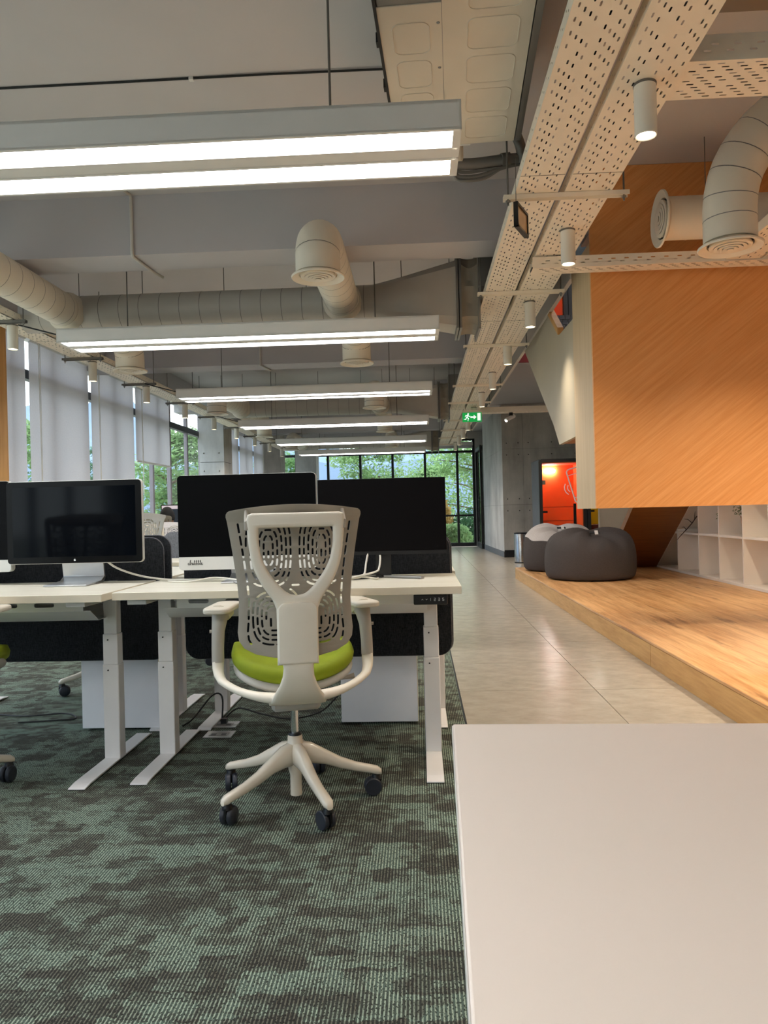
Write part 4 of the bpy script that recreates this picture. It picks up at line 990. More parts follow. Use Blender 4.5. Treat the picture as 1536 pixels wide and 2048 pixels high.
# white table in the right foreground
t = thing('white_table', 'blank white laminate table in the right foreground', 'table', (.045, 1.198, 0), math.radians(-1.55))
MB().box(0, 1.45, -.78, 0, .715, .74).ob('tabletop', 'laminate_white', t, bevel=.003)
MB().box(-.0012, .0, -.775, -.003, .717, .738).ob('edge_band', 'alu_pale', t)
for x in (.06, 1.38):
    for y in (-.72, -.08): MB().box(x - .025, x + .025, y - .025, y + .025, .004, .714).ob('leg', 'desk_metal', t, bevel=.003)
MB().box(.03, 1.42, -.7, -.68, .64, .714).ob('rail', 'desk_metal', t)

# ------------------------------------------------------------------ displays
def apple_mark(parent, x, y, z, s, m):
    lp = []
    for k in range(40):
        a = 2 * PI * k / 40; r = 1 + .07 * math.cos(2 * a + .3) - .16 * math.exp(-((a - PI / 2) / .3) ** 2) - .10 * math.exp(-((a - 3 * PI / 2) / .22) ** 2)
        px, pz = r * math.cos(a) * .92, r * math.sin(a)
        d = math.hypot(px - 1.12, pz - .18)
        if d < .5: px = 1.12 - math.sqrt(max(0, .25 - (pz - .18) ** 2))
        lp.append((x + px * s, z + pz * s))
    b = MB().prism(lp, 'y', y - .0012, y)
    b.prism([(x - .02 * s, z + 1.05 * s), (x + .2 * s, z + 1.15 * s), (x + .42 * s, z + 1.6 * s), (x + .1 * s, z + 1.42 * s)], 'y', y - .0012, y); return b.ob('logo', m, parent)
def stand_alu(t, d0=-.11, d1=.10):
    prof = [(d0, 0), (d0, .006), (.05, .012), (.085, .03), (.075, .09), (.045, .25), (.053, .252), (.09, .09), (.1, .025), (.075, .002), (.05, 0)]
    return MB().prism(prof, 'x', -.1, .1).ob('stand', 'aluminium', t, smooth=50, bevel=.002)
def display_alu(label, loc, W, z0, z1):
    """all-glass display with an aluminium back and foot; z0, z1 are above the desk"""
    t = thing('desktop_display', label, 'monitor', loc, 0); h = W / 2
    link('back_shell', finish(plate('back_shell', rrect(-h, h, z0, z1, .016), [], .022, .002, at=.012), 'alu_pale'), t)
    link('glass_front', finish(plate('glass_front', rrect(-h + .0006, h - .0006, z0 + .0006, z1 - .0006, .0155), [], .006, at=-.001), 'bezel_black'), t)
    MB().box(-h + .028, h - .028, -.0042, -.003, z0 + .03, z1 - .026).ob('screen', 'screen_blue', t)
    apple_mark(t, -.035 + .035, -.0035, z0 + .014, .0048, 'sign_white'); stand_alu(t); return t
def imac(label, loc, W, z0, zc, z1, mark=False):
    t = thing('all_in_one_computer', label, 'computer', loc, 0); h = W / 2
    link('back_shell', finish(plate('back_shell', rrect(-h, h, z0, z1, .018), [], .03, .002, at=.016), 'alu_pale'), t)
    link('glass_front', finish(plate('glass_front', rrect(-h - .0005, h + .0005, zc, z1 + .0005, [.017, .017, .001, .001]), [], .005, at=-.0025), 'screen_black'), t)
    link('chin', finish(plate('chin', rrect(-h - .0005, h + .0005, z0 - .0005, zc - .0005, [.001, .001, .017, .017]), [], .005, at=-.0025), 'alu_pale'), t)
    stand_alu(t)
    return t
ZD = .781
display_alu('silver edged glass display with a small logo on an aluminium foot, on the left desk', (-1.594, 3.40, ZD), .636, .098, .478)
imac('silver chinned computer cut off at the left picture edge', (-2.235, 3.44, ZD), .632, .062, .118, .486)
im = imac('silver chinned computer with a handwritten sticker, behind the lime seated chair', (-.787, 3.40, ZD), .637, .055, .114, .487)
# handwritten word sticker
def script_word(parent, x, z, s, y, m):
    P = []
    def add(pts): P.append([(x + a * s, y, z + b * s) for a, b in pts])
    def arc(cx, cz, rx, rz, a0, a1, n=10): return [(cx + rx * math.cos(math.radians(a0 + (a1 - a0) * k / n)), cz + rz * math.sin(math.radians(a0 + (a1 - a0) * k / n))) for k in range(n + 1)]
    add(arc(.5, .5, .45, .42, 60, 360) + [(.98, .6), (1.25, 2.0), (1.1, 2.1), (1.0, 1.6), (.98, .4), (1.15, .08), (1.45, .5)])           # d
    add([(1.45, .5), (1.6, 1.0), (1.7, .85), (1.95, .9), (1.85, .3), (2.0, .05), (2.25, .5)])                                             # r
    add([(2.25, .5), (2.4, .95), (2.35, .3), (2.5, .05), (2.75, .5)]); add([(2.47, 1.35), (2.5, 1.4)])                                    # i
    for k in range(3):                                                                                                                  # b b b
        o = 2.75 + .82 * k
        add([(o, .5), (o + .35, 1.6), (o + .3, 2.1), (o + .15, 1.9), (o + .12, .4), (o + .25, .06), (o + .5, .1), (o + .6, .45), (o + .48, .7), (o + .6, .6), (o + .82, .6)])
    add([(5.21, .5), (5.55, 1.6), (5.5, 2.1), (5.35, 1.9), (5.33, .4), (5.5, .05), (5.8, .45)])                                          # l
    add([(5.8, .45), (6.1, .55), (6.15, .9), (5.95, .98), (5.82, .6), (5.95, .1), (6.2, .05), (6.55, .4)])                                # e
    b = MB()
    for p in P: b.tube(p, .0012, 5)
    return b.ob('sticker_lettering', m, parent)
script_word(im, -.278, .077, .0108, -.0056, 'ink')
t = thing('flat_monitor', 'matte black monitor on a flat forked foot, on the right end of the desk', 'monitor', (-.168, 3.40, ZD))
MB().box(-.291, .289, -.004, .022, .106, .452).ob('housing', 'bezel_black', t, bevel=.002)
MB().box(-.287, .285, -.0052, -.004, .124, .448).ob('screen', 'matte_screen', t)
MB().box(-.291, .289, -.006, -.004, .106, .122).ob('lower_bezel', 'black_plastic', t)
MB().box(-.035, .035, .022, .045, .004, .26).ob('neck', 'black_plastic', t, bevel=.003)
for s in (-1, 1): MB().box(-.012, .012, -.21, .02, .001, .011, Matrix.Translation((0, .03, 0)) @ Matrix.Rotation(s * math.radians(58), 4, 'Z')).ob('foot', 'galv' if s > 0 else 'black_plastic', t, bevel=.002)

t = thing('work_monitor', 'monitor showing dark code windows in front of the seated person', 'monitor', (-3.02, 9.5, .741))
MB().box(-.29, .29, 0, .02, .14, .50).ob('housing', 'bezel_black', t); MB().box(-.28, .28, -.002, 0, .15, .49).ob('screen', 'code_screen', t); MB().box(-.28, .28, -.003, -.002, .445, .488).ob('title_bar', 'code_bar', t)
x = MB(); rnd = random.Random(9)
for k in range(16):
    for q in range(3): a = -.26 + .18 * q + rnd.random() * .03; x.box(a, a + rnd.uniform(.03, .12), -.0035, -.002, .165 + .017 * k, .170 + .017 * k)
x.ob('code_lines', 'code_text', t); MB().box(-.03, .03, .02, .04, 0, .3).box(-.12, .12, -.08, .1, 0, .01).ob('stand', 'black_plastic', t)

# ------------------------------------------------------------------ office chair
def half_w(z):
    T = [(.585, .0), (.592, .08), (.605, .145), (.625, .185), (.65, .203), (.68, .207), (.72, .203), (.79, .200), (.85, .205), (.95, .218), (1.06, .235), (1.092, .237)]
    for (a, p), (b, q) in zip(T, T[1:]):
        if a <= z <= b: return p + (q - p) * (z - a) / (b - a)
    return 0.
def ztop(x): return 1.112 - .36 * x * x
def back_y(x, z):
    y = -.262 + .75 * x * x - .10 * (z - .6) + .02 * math.sin((z - .6) / .5 * PI)
    if z > 1.055: y -= (z - 1.055) * .55
    return y
def back_slots():
    out = []; used = []
    def put(pts, w=.0092):
        for p in pts:
            if abs(p[0]) < .0125 and p[1] > .845: return
            if p[1] > 1.066 or p[1] < .622 or abs(p[0]) > half_w(p[1]) - .031: return
        mid = [(Vector(a) + Vector(b)) / 2 for a, b in zip(pts, pts[1:])] + [Vector(p) for p in pts]
        for m_ in mid:
            for u in used:
                if (m_ - u).length < w + .0038: return
        lp = [Vector(q) for q in capsule(pts, w, 4)]; n = len(lp)
        def cr(a, b, c): return (b.x - a.x) * (c.y - a.y) - (b.y - a.y) * (c.x - a.x)
        for i in range(n):
            for j in range(i + 2, n):
                if i == 0 and j == n - 1: continue
                a, b, c, d = lp[i], lp[(i + 1) % n], lp[j], lp[(j + 1) % n]
                if cr(a, b, c) * cr(a, b, d) < 0 and cr(c, d, a) * cr(c, d, b) < 0: return
        used.extend(mid); out.append([tuple(q) for q in lp])
    def oval(cx, cz, a, b, dash, n=2.7, ph=0., s=1):
        N = 240; pts = []
        for k in range(N):
            w = 2 * PI * k / N + PI / 2; c, s_ = math.cos(w), math.sin(w)
            pts.append(Vector((cx + s * a * math.copysign(abs(c) ** (2 / n), c), cz + b * math.copysign(abs(s_) ** (2 / n), s_))))
        acc = [0]
        for p, q in zip(pts, pts[1:] + pts[:1]): acc.append(acc[-1] + (q - p).length)
        tot = acc[-1]; m = max(2, round(tot / dash)); st = tot / m
        def at(d):
            d %= tot
            for k in range(N):
                if acc[k + 1] >= d: u = (d - acc[k]) / max(1e-9, acc[k + 1] - acc[k]); return pts[k].lerp(pts[(k + 1) % N], u)
            return pts[0]
        for k in range(m):
            d0 = (k + ph) * st + .0068; d1 = (k + 1 + ph) * st - .0068; nn = 5
            put([tuple(at(d0 + (d1 - d0) * i / nn)) for i in range(nn + 1)], .0088)
    for s in (-1, 1):
        z = .64
        while z < 1.03:
            z1 = z + .027; put([(s * (half_w(z + q) - .035), z + q) for q in (0, .0135, .027)]); z = z1 + .0155
        cx = s * .094
        for k, (a, b) in enumerate(((.078, .122), (.0625, .107), (.047, .090), (.0315, .07), (.016, .05))):
            oval(cx, .958, a, b, .040 if k < 2 else .031, 3.2, ph=.5 * (k % 2), s=s)
        for k, (a, b) in enumerate(((.092, .106), (.0765, .090), (.061, .074), (.0455, .058), (.030, .042))):
            if k == 0:
                for zz in (.712, .74): put([(s * .062, zz - .012), (s * .062, zz + .012)]); put([(s * .09, zz - .012), (s * .09, zz + .012)])
                for zz in (.945, .972): put([(s * .094, zz - .01), (s * .094, zz + .01)])
            oval(s * .076, .726, a, b, .05 if k < 2 else .034, 3.0, ph=.5 * (k % 2), s=s)
        for x0, z0, x1, z1 in ((.150, .660, .140, .640), (.166, .668, .156, .646), (.120, .635, .135, .630)): put([(s * x0, z0), (s * (x0 + x1) / 2, (z0 + z1) / 2), (s * x1, z1)])
    for z, n, w in ((.838, 7, .011), (.822, 3, .018), (.807, 1, .022)):
        for i in range(-(n // 2), n // 2 + 1): put([(i * w * 2.4 - w, z), (i * w * 2.4, z), (i * w * 2.4 + w, z)], .0085)
    return out
CH = {}
def chair_meshes():
    n = 40; top = [(-.2385, 1.074), (-.2375, 1.083), (-.233, 1.0895)] + [(x, ztop(x)) for x in [-.226 + .452 * i / n for i in range(n + 1)]] + [(.233, 1.0895), (.2375, 1.083), (.2385, 1.074)]
    zs = [1.06, .95, .85, .79, .72, .68, .65, .625, .605, .592]
    right = [(half_w(z), z) for z in zs]; left = [(-x, z) for x, z in right][::-1]
    out = top + right + [(0, .587)] + left
    me = plate('backrest', out, back_slots(), .005, .0008)
    bm = bmesh.new(); bm.from_mesh(me)
    for _ in range(3):
        lo = [e for e in bm.edges if e.calc_length() > .035]
        if lo: bmesh.ops.subdivide_edges(bm, edges=lo, cuts=1)
        bmesh.ops.triangulate(bm, faces=[f for f in bm.faces if len(f.verts) > 4])
    for v in bm.verts: v.co.y += back_y(v.co.x, v.co.z)
    for v in bm.verts: v.co.x *= .955
    bm.to_mesh(me); bm.free(); CH['backrest'] = finish(me, 'chair_grey', 40)
    CH['frame_hook'] = [MB().tube([(s * .160, back_y(.16, 1.095) - .002, 1.094), (s * .160, -.325, 1.075), (s * .159, -.352, 1.055), (s * .159, -.356, 1.03)], [.006, .008, .0095, .0085], 10).mesh('frame_hook', [M['chair_grey']]) for s in (-1, 1)]
    K = .000392
    def px(c, k=1.0): return ((c[0] - 836) * K * k, 1.08 - ((1000 + c[1] / 4.042) - 1029) * .001715 + .012)
    def smooth2(pts, n=5):
        P = [Vector(p) for p in pts]; out = []
        for i in range(len(P) - 1):
            p0, p1, p2, p3 = P[max(i - 1, 0)], P[i], P[i + 1], P[min(i + 2, len(P) - 1)]
            for k in range(n):
                u = k / n; q = .5 * ((2 * p1) + (p2 - p0) * u + (2 * p0 - 5 * p1 + 4 * p2 - p3) * u * u + (3 * p1 - p0 - 3 * p2 + p3) * u ** 3); out.append((q.x, q.y))
        return out + [tuple(P[-1])]
    fo = [px(c) for c in ((474, 158), (458, 163), (452, 182))] + smooth2([px(c) for c in ((452, 182), (456, 270), (468, 400), (496, 540), (551, 660), (606, 740), (650, 800), (675, 860), (686, 920), (686, 1310))])[1:]
    fo = fo + [(-a, b) for a, b in fo][::-1]
    fi = [px(c, 1.10) for c in ((560, 226), (538, 232), (530, 250))] + smooth2([px(c, 1.10) for c in ((530, 250), (530, 330), (538, 420), (556, 500), (590, 580), (640, 660), (700, 735), (765, 790), (836, 806))])[1:]
    fi = fi + [(-a, b) for a, b in fi[:-1]][::-1]
    me = plate('support_frame', fo, [fi], .026, .010); bm = bmesh.new(); bm.from_mesh(me)
    for v in bm.verts: v.co.y += -.318 - .09 * (v.co.z - .6) + .18 * v.co.x ** 2
    bm.to_mesh(me); bm.free(); CH['support_frame'] = finish(me, 'chair_cream', 50)
    pc = [(a, b) for a, b in rrect(-.060, .060, px((0, 1308))[1], px((0, 845))[1], [.022, .022, .003, .003])]
    me = plate('lumbar_cover', pc, [], .022, .004); bm = bmesh.new(); bm.from_mesh(me)
    for v in bm.verts: v.co.y += -.334 - .09 * (v.co.z - .6)
    bm.to_mesh(me); bm.free(); CH['lumbar_cover'] = finish(me, 'chair_cream', 40)
    # spine: flares under the seat
    sp = MB(); rows = [(.054, .60, -.325, .022), (.050, .565, -.322, .03), (.053, .535, -.31, .034), (.063, .505, -.298, .036), (.078, .475, -.278, .037), (.094, .450, -.250, .036), (.102, .436, -.222, .034), (.100, .425, -.19, .03), (.09, .418, -.1, .02)]
    vs = []; N = 16
    for hw, z, y, th in rows:
        for k in range(N):
            w = 2 * PI * k / N; c, s_ = math.cos(w), math.sin(w)
            vs.append((hw * math.copysign(abs(c) ** .45, c), y + th * .5 * math.copysign(abs(s_) ** .7, s_), z - (.012 if s_ < 0 and z < .47 else 0)))
    sp.add(vs, [(i * N + k, i * N + (k + 1) % N, (i + 1) * N + (k + 1) % N, (i + 1) * N + k) for i in range(len(rows) - 1) for k in range(N)] + [tuple(range(N))[::-1], tuple(N * (len(rows) - 1) + k for k in range(N))])
    CH['spine'] = sp.mesh('spine', [M['chair_cream']], 70)
    CH['arm_bar'] = [MB().tube(bend((s * .075, -.238, .448), (s * .19, -.215, .455), (s * .258, -.12, .492), 8) + [(s * .270, -.085, .508), (s * .2735, -.066, .53), (s * .2735, -.060, .549)], [.026, .024, .022, .02, .018, .017, .017, .017, .018, .020, .022, .0225], 12, rx=.75).mesh('arm_bar', [M['chair_cream']], 60) for s in (-1, 1)]
    CH['arm_post'] = [MB().tube([(s * .2735, -.060, .5495), (s * .2735, -.055, .60), (s * .271, -.045, .66), (s * .266, -.028, .70), (s * .262, -.015, .717)], [.0222, .0222, .0235, .028, .034], 14, rx=.9).tube([(s * .29, -.045, .66), (s * .302, -.045, .66)], .006, 8).mesh('arm_post', [M['chair_post']], 60) for s in (-1, 1)]
    pads = []
    for s in (-1, 1):
        lp = rrect(-.048, .048, -.125, .125, .03)
        ang = math.radians(12 * s); mt = Matrix.Translation((s * .255, .02, .737)) @ Matrix.Rotation(ang, 4, 'Z')
        b = MB(); rr = [(.86, -.010), (.97, -.008), (1, -.004), (1.0, .0), (.985, .001), (1, .002), (.99, .006), (.93, .010), (.8, .0115)]; vs = [mt @ Vector((a * g, c * (1 - (1 - g) * .4), z)) for g, z in rr for a, c in lp]; n = len(lp)
        b.add(vs, [(i * n + k, i * n + (k + 1) % n, (i + 1) * n + (k + 1) % n, (i + 1) * n + k) for i in range(len(rr) - 1) for k in range(n)] + [tuple(range(n))[::-1], tuple((len(rr) - 1) * n + k for k in range(n))])
        b.tube([(s * .262, -.012, .708), (s * .258, .0, .7265)], [.034, .046], 14); pads.append(b.mesh('arm_pad', [M['pad_cream']], 40))
    CH['arm_pad'] = pads
    # seat cushion (rounded slab, dished) and its shell
    def slab(sz, z0, zc, hx, hy, yc, ex):
        b = MB(); N = 48; rr = [(.0, 1.0), (.4, 1.0), (.7, .99), (.88, .93), (.97, .75), (1.0, .45), (.985, .18), (.93, .02), (.6, 0), (0, 0)]; vs = []
        for g, q in rr:
            for k in range(N):
                w = 2 * PI * k / N; c, s_ = math.cos(w), math.sin(w); x = hx * g * math.copysign(abs(c) ** ex, c); y = yc + hy * g * math.copysign(abs(s_) ** ex, s_)
                dish = 1.2 * x * x * (1 if q > .5 else .9) + .12 * max(0, (y - yc)) ** 2 * 2 - (.9 * max(0, y - .12) ** 2)
                vs.append((x, y, z0 + (zc - z0) * q + dish))
        b.add(vs, [(i * N + k, i * N + (k + 1) % N, (i + 1) * N + (k + 1) % N, (i + 1) * N + k) for i in range(len(rr) - 1) for k in range(N)]); return b
    CH['seat'] = slab(0, .478, .542, .228, .255, .05, .62).mesh('seat', [M['lime_fabric']], 70)
    CH['seat_shell'] = slab(0, .448, .486, .221, .245, .04, .62).mesh('seat_shell', [M['chair_shell']], 60)
    CH['under_pan'] = slab(0, .438, .462, .17, .19, .03, .6).mesh('under_pan', [M['chair_shell']], 60)
    m = MB(); m.box(-.088, .088, -.15, .13, .375, .44); CH['mechanism'] = m.mesh('mechanism', [M['chair_shell']])
    CH['lever'] = MB().tube([(.08, .03, .44), (.2, .03, .445), (.235, .03, .45)], [.006, .007, .012], 8).mesh('lever', [M['chair_shell']])
    CH['gas_lift'] = MB().tube([(0, 0, .245), (0, 0, .42)], .0145, 16).mesh('gas_lift', [M['chrome']])
    CH['collar'] = MB().lathe([(.0, .250), (.025, .250), (.022, .259), (0, .259)], 18).mesh('collar', [M['black_plastic']])
    CH['hub'] = MB().lathe([(0, .025), (.022, .025), (.022, .10), (.026, .115), (.032, .15), (.031, .222), (.029, .226), (.028, .246), (.024, .25), (0, .25)], 24).mesh('hub', [M['chair_base']])
    b = MB(); rows = [(.02, .182, .026, .044), (.06, .178, .025, .040), (.11, .160, .022, .029), (.17, .132, .020, .022), (.23, .112, .019, .0175), (.28, .100, .0195, .016), (.31, .092, .0185, .016), (.325, .086, .011, .011)]; vs = []; N = 12
    for x, z, hw, hh in rows:
        for k in range(N):
            w = 2 * PI * k / N; c, s_ = math.cos(w), math.sin(w); vs.append((x, hw * math.copysign(abs(c) ** .7, c), z + hh * math.copysign(abs(s_) ** .8, s_)))
    b.add(vs, [(i * N + k, i * N + (k + 1) % N, (i + 1) * N + (k + 1) % N, (i + 1) * N + k) for i in range(len(rows) - 1) for k in range(N)] + [tuple(range(N))[::-1], tuple((len(rows) - 1) * N + k for k in range(N))])
    CH['base_arm'] = b.mesh('base_arm', [M['chair_base']], 60)
    c = MB(); R = Matrix.Rotation(PI / 2, 4, 'X')
    for s in (-1, 1):
        c.lathe([(0, .0), (.026, .0), (.031, .004), (.033, .009), (.033, .019), (.03, .022), (0, .022)], 24, Matrix.Translation((0, .012 + s * .0 + (.0 if s < 0 else .012), .0345)) @ R if s > 0 else Matrix.Translation((0, -.002, .0345)) @ R)
    CH['wheel'] = c.mesh('wheel', [M['caster_navy']], 40)
    CH['fork'] = MB().tube([(0.0, 0, .045), (.0, 0, .085)], .008, 8).lathe([(0, .078), (.016, .078), (.02, .06), (.0, .055)], 12, Matrix.Translation((.0, 0, 0))).box(-.018, .02, -.004, .004, .03, .066).mesh('fork', [M['black_plastic']])
def chair(label, loc, rz, base_deg, group, cast=0., scale=1.0, back_mat=None):
    if not CH: chair_meshes()
    t = thing('office_chair', label, 'chair', loc, rz, group); t.scale = (scale,) * 3
    g = lambda nm, me, p=t: link(nm, me, p)
    bk = g('backrest', CH['backrest'])
    if back_mat:
        bk.material_slots[0].link = 'OBJECT'; bk.material_slots[0].material = M[back_mat]
    for h in CH['frame_hook']: g('frame_hook', h, bk)
    sf = g('support_frame', CH['support_frame']); g('lumbar_cover', CH['lumbar_cover'], sf); g('spine', CH['spine'])
    for s in (0, 1):
        ab = g('armrest', CH['arm_bar'][s]); g('arm_post', CH['arm_post'][s], ab); g('arm_pad', CH['arm_pad'][s], ab)
    g('seat', CH['seat']); g('seat_shell', CH['seat_shell']); g('under_pan', CH['under_pan']); me_ = g('mechanism', CH['mechanism']); me_.modifiers.new('edge', 'BEVEL').width = .012
    g('lever', CH['lever']); g('gas_lift', CH['gas_lift']); g('collar', CH['collar'], g('hub', CH['hub']))
    for k in range(5):
        a = math.radians(base_deg + 72 * k)
        arm = g('base_arm', CH['base_arm']); arm.rotation_euler = (0, 0, a)
        c = g('caster', CH['fork'], t); ca = a + cast + .9 * math.sin(k * 2.3)
        c.location = (.305 * math.cos(a), .305 * math.sin(a), 0); c.rotation_euler = (0, 0, ca)
        wl_ = link('wheel', CH['wheel'], c); wl_.location = (-.014, 0, 0)
    return t
GC = 'grey office chairs'
c0 = chair('lime seated office chair with a slotted grey back, seen from behind in the foreground', (-.487, 2.805, .001), math.radians(13), 12 - 13, GC)
chair('office chair cut off at the left picture edge, its armrest under the left desk', (-1.915, 2.80, .001), math.radians(-5), -15, GC)
chair('office chair on the far side of the nearest island behind the left pedestal', (-1.93, 4.62, .001), math.radians(172), 35, GC)
chair('office chair on the far side of the nearest island behind the right pedestal', (-.45, 4.72, .001), math.radians(186), 10, GC)
chair('office chair with a white back beyond the middle island, left of the centre display', (-2.645, 7.5, .001), math.radians(183), 30, GC, 0, .925, 'mesh_white')
chair('office chair turned sideways just right of the left display', (-1.80, 5.48, .001), math.radians(-104), 10, GC, 0, .97, 'chair_cream')
chair('office chair the seated person is sitting on', (-3.03, 8.62, .001), math.radians(2), 30, GC)

# ------------------------------------------------------------------ person far behind the displays
def skin_mesh(name, verts, edges, radii, mat, sub=2, root=0):
    me = bpy.data.meshes.new(name); me.from_pydata(verts, edges, []); o = bpy.data.objects.new(name, me); COL.objects.link(o)
    s = o.modifiers.new('skin', 'SKIN'); s.use_smooth_shade = True
    for i, r in enumerate(radii):
        d = me.skin_vertices[0].data[i]; d.radius = r if isinstance(r, tuple) else (r, r); d.use_root = (i == root)
    u = o.modifiers.new('sub', 'SUBSURF'); u.levels = u.render_levels = sub
    dg = bpy.context.evaluated_depsgraph_get(); m2 = bpy.data.meshes.new_from_object(o.evaluated_get(dg)); bpy.data.objects.remove(o); bpy.data.meshes.remove(me)
    m2.name = name; m2.materials.clear(); m2.materials.append(M[mat]); m2.shade_smooth(); return m2
def person():
    t = thing('person', 'dark haired person in a dark top seated facing a code screen, far left', 'person', (-3.0, 8.70, 0), math.radians(4))
    V = [(0, .02, .56), (0, -.01, .70), (0, .0, .84), (0, .02, .94), (0, .04, 1.0), (0, .065, 1.07)]; R = [(.15, .12), (.135, .105), (.155, .11), (.13, .085), (.052, .052), (.05, .052)]
    E = [(i, i + 1) for i in range(5)]
    for s in (-1, 1):
        b = len(V); V += [(s * .17, .02, .915), (s * .215, .10, .77), (s * .19, .32, .775), (s * .16, .40, .775)]; R += [.058, .047, .036, .028]; E += [(3, b), (b, b + 1), (b + 1, b + 2), (b + 2, b + 3)]
        h = len(V); V += [(s * .095, .06, .555), (s * .11, .44, .55), (s * .11, .43, .28), (s * .11, .42, .09), (s * .115, .56, .045)]; R += [.095, .068, .055, .042, .036]; E += [(0, h), (h, h + 1), (h + 1, h + 2), (h + 2, h + 3), (h + 3, h + 4)]
    link('body', skin_mesh('body', V, E, R, 'shirt_dark'), t)
    hd = MB(); N = 24; rows = []
    for i in range(17):
        a = PI * i / 16; z = -math.cos(a); r = math.sin(a); jaw = 1 - .24 * max(0, -z - .1)
        for k in range(N):
            w = 2 * PI * k / N; x = .075 * r * jaw * math.cos(w); y = .095 * r * math.sin(w) * (1 - .1 * max(0, -z)) + (.015 if z < 0 else 0) * r
            if math.sin(w) > .92 and -.35 < z < .05: y += .02 * (1 - abs(z + .15) / .2 if abs(z + .15) < .2 else 0)
            rows.append((x, y, z * .118))
    hd.add(rows, [(i * N + k, i * N + (k + 1) % N, (i + 1) * N + (k + 1) % N, (i + 1) * N + k) for i in range(16) for k in range(N)])
    for s in (-1, 1): hd.lathe([(0, -.008), (.016, -.006), (.022, 0), (.016, .006), (0, .004)], 10, Matrix.Translation((s * .077, -.005, -.01)) @ Matrix.Rotation(PI / 2, 4, 'Y'))
    h = hd.ob('head', 'skin', t, smooth=80, loc=(.02, .075, 1.075))
    for s in (-1, 1):
        MB().lathe([(0, -.006), (.011, -.004), (.011, .004), (0, .006)], 10, Matrix.Translation((s * .03, .092, .005))).ob('eye', 'sign_white', h)
    MB().tube([(-.022, .094, -.05), (0, .102, -.052), (.022, .094, -.05)], .005, 6).ob('mouth', 'pot_tan', h)
    hr = MB(); vs = []
    for i in range(10):
        a = PI * .5 * i / 9 * 1.18
        for k in range(N):
            w = 2 * PI * k / N; lim = 1.0 if math.sin(w) < .35 else .62
            aa = a * lim; n_ = 1 + .03 * math.sin(5 * w + i)
            vs.append((.086 * math.sin(aa) * math.cos(w) * n_, .108 * math.sin(aa) * math.sin(w) * n_ - .006, .128 * math.cos(aa) + .004))
    hr.add(vs, [(i * N + k, i * N + (k + 1) % N, (i + 1) * N + (k + 1) % N, (i + 1) * N + k) for i in range(9) for k in range(N)])
    ho = hr.ob('hair', 'hair_black', h, smooth=80); ho.modifiers.new('thick', 'SOLIDIFY').thickness = .014
    for s in (-1, 1):
        V = [(0, 0, 0), (0, .05, .002)]; E = [(0, 1)]; R = [(.03, .016), (.036, .014)]
        for j, (dx, ln) in enumerate(((-.027, .066), (-.009, .076), (.009, .072), (.026, .056))):
            b = len(V); V += [(dx, .075, .004), (dx * 1.1, .075 + ln * .55, .008), (dx * 1.1, .075 + ln, -.006)]; R += [.0095, .0085, .007]; E += [(1, b), (b, b + 1), (b + 1, b + 2)]
        b = len(V); V += [(-s * .036, .02, -.002), (-s * .055, .05, -.008), (-s * .058, .075, -.01)]; R += [.012, .0105, .009]; E += [(0, b), (b, b + 1), (b + 1, b + 2)]
        o = link('hand', skin_mesh('hand', V, E, R, 'skin'), t); o.location = (s * .15, .42, .772); o.rotation_euler = (0, 0, s * .15)
person()

# ------------------------------------------------------------------ cables, sockets
def cable(pts, r, label, m, cat='cable', n=6, smooth=True):
    t = thing('loose_cable', label, cat, (0, 0, 0))
    P = [Vector(p) for p in pts]; out = []
    for i in range(len(P) - 1):
        p0, p1, p2, p3 = P[max(i - 1, 0)], P[i], P[i + 1], P[min(i + 2, len(P) - 1)]
        for k in range(n):
            u = k / n; out.append(.5 * ((2 * p1) + (p2 - p0) * u + (2 * p0 - 5 * p1 + 4 * p2 - p3) * u * u + (3 * p1 - p0 - 3 * p2 + p3) * u ** 3))
    out.append(P[-1]); MB().tube(out, r, 8).ob('cord', m, t); return t
zc = .7855
cable([(-1.455, 3.42, .885), (-1.42, 3.43, .855), (-1.36, 3.45, .825), (-1.28, 3.47, .80), (-1.18, 3.47, .787), (-1.10, 3.46, zc), (-1.0, 3.42, zc), (-.88, 3.40, zc), (-.8, 3.36, zc)], .0048, 'white display cable drooping from behind the left display to the centre desk', 'cable_white')
cable([(-1.16, 3.40, zc), (-1.05, 3.36, zc), (-.95, 3.40, zc + .012), (-.85, 3.37, zc + .006), (-.78, 3.32, zc), (-.7, 3.36, zc)], .004, 'white cable curling on the desk below the handwritten sticker', 'cable_white')
cable([(-.84, 3.33, zc), (-.80, 3.24, zc), (-.72, 3.26, zc), (-.70, 3.34, zc)], .0025, 'thin grey cable loop on the desk left of the chair back', 'cable_grey')
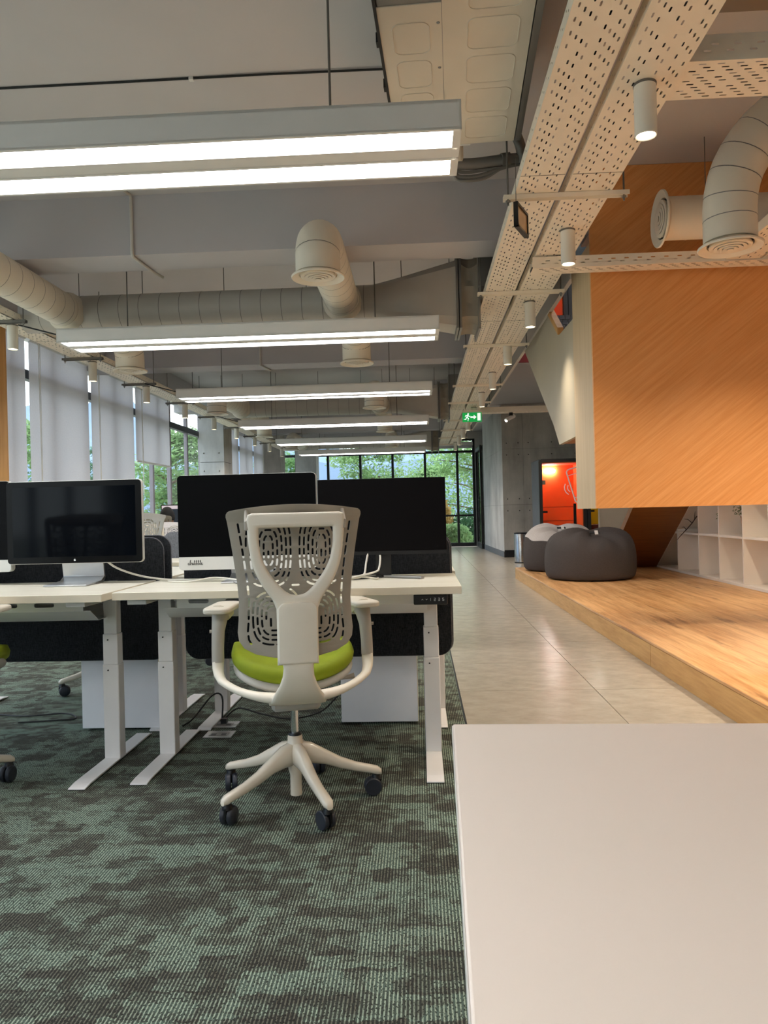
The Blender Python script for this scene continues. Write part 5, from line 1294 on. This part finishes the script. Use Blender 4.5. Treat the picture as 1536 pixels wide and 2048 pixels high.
cable([(-.36, 3.25, zc), (-.28, 3.28, .80), (-.2, 3.33, .815), (-.185, 3.36, .83), (-.18, 3.385, .87), (-.185, 3.42, .90)], .0045, 'white cable rising from the desk behind the right monitor edge', 'cable_white')
cable([(-.42, 3.30, zc), (-.30, 3.31, zc + .004), (-.255, 3.36, .80), (-.245, 3.385, .85), (-.235, 3.40, .90)], .0045, 'white cable looping up beside the right monitor neck', 'cable_white')
cable([(-.40, 3.22, zc), (-.33, 3.26, zc), (-.26, 3.30, .797), (-.2, 3.32, zc), (-.19, 3.35, zc)], .0045, 'short white cable lying in front of the right monitor foot', 'cable_white')
cable([(-2.9, 4.15, .006), (-2.62, 4.22, .006), (-2.45, 4.10, .008), (-2.2, 4.02, .008), (-1.98, 4.05, .012), (-1.88, 3.97, .006), (-2.0, 3.93, .006), (-2.16, 3.90, .006)], .0045, 'black cable lying on the carpet left of the white pedestal', 'cable_black')
cable([(-1.05, 3.86, .02), (-1.08, 3.98, .11), (-1.13, 3.97, .12), (-1.2, 3.86, .03), (-1.24, 3.80, .006)], .0045, 'black cable looping up from the floor socket', 'cable_black')
cable([(-1.04, 3.87, .02), (-.98, 3.93, .06), (-.85, 3.92, .03), (-.7, 3.9, .01), (-.55, 3.95, .03), (-.46, 4.0, .1)], .0045, 'black cable trailing from the floor socket behind the chair', 'cable_black')
for (x, y, lb) in ((-1.03, 3.83, 'steel floor socket plate with a plug, the further of two'), (-1.01, 3.66, 'steel floor socket plate, the nearer of two by the desk foot')):
    t = thing('floor_socket', lb, 'socket', (x, y, .0005), 0, 'floor sockets')
    MB().box(-.07, .07, -.055, .055, 0, .004).ob('plate', 'plate_steel', t, bevel=.001)
    MB().box(-.045, .045, -.035, .02, .004, .006).ob('lid', 'galv', t)
    for k in (-.025, .025): MB().box(k - .012, k + .012, -.028, .0, .006, .0068).ob('outlet', 'black_plastic', t)
    if y > 3.7: MB().box(-.02, .01, .0, .03, .006, .03).ob('plug', 'black_plastic', t)
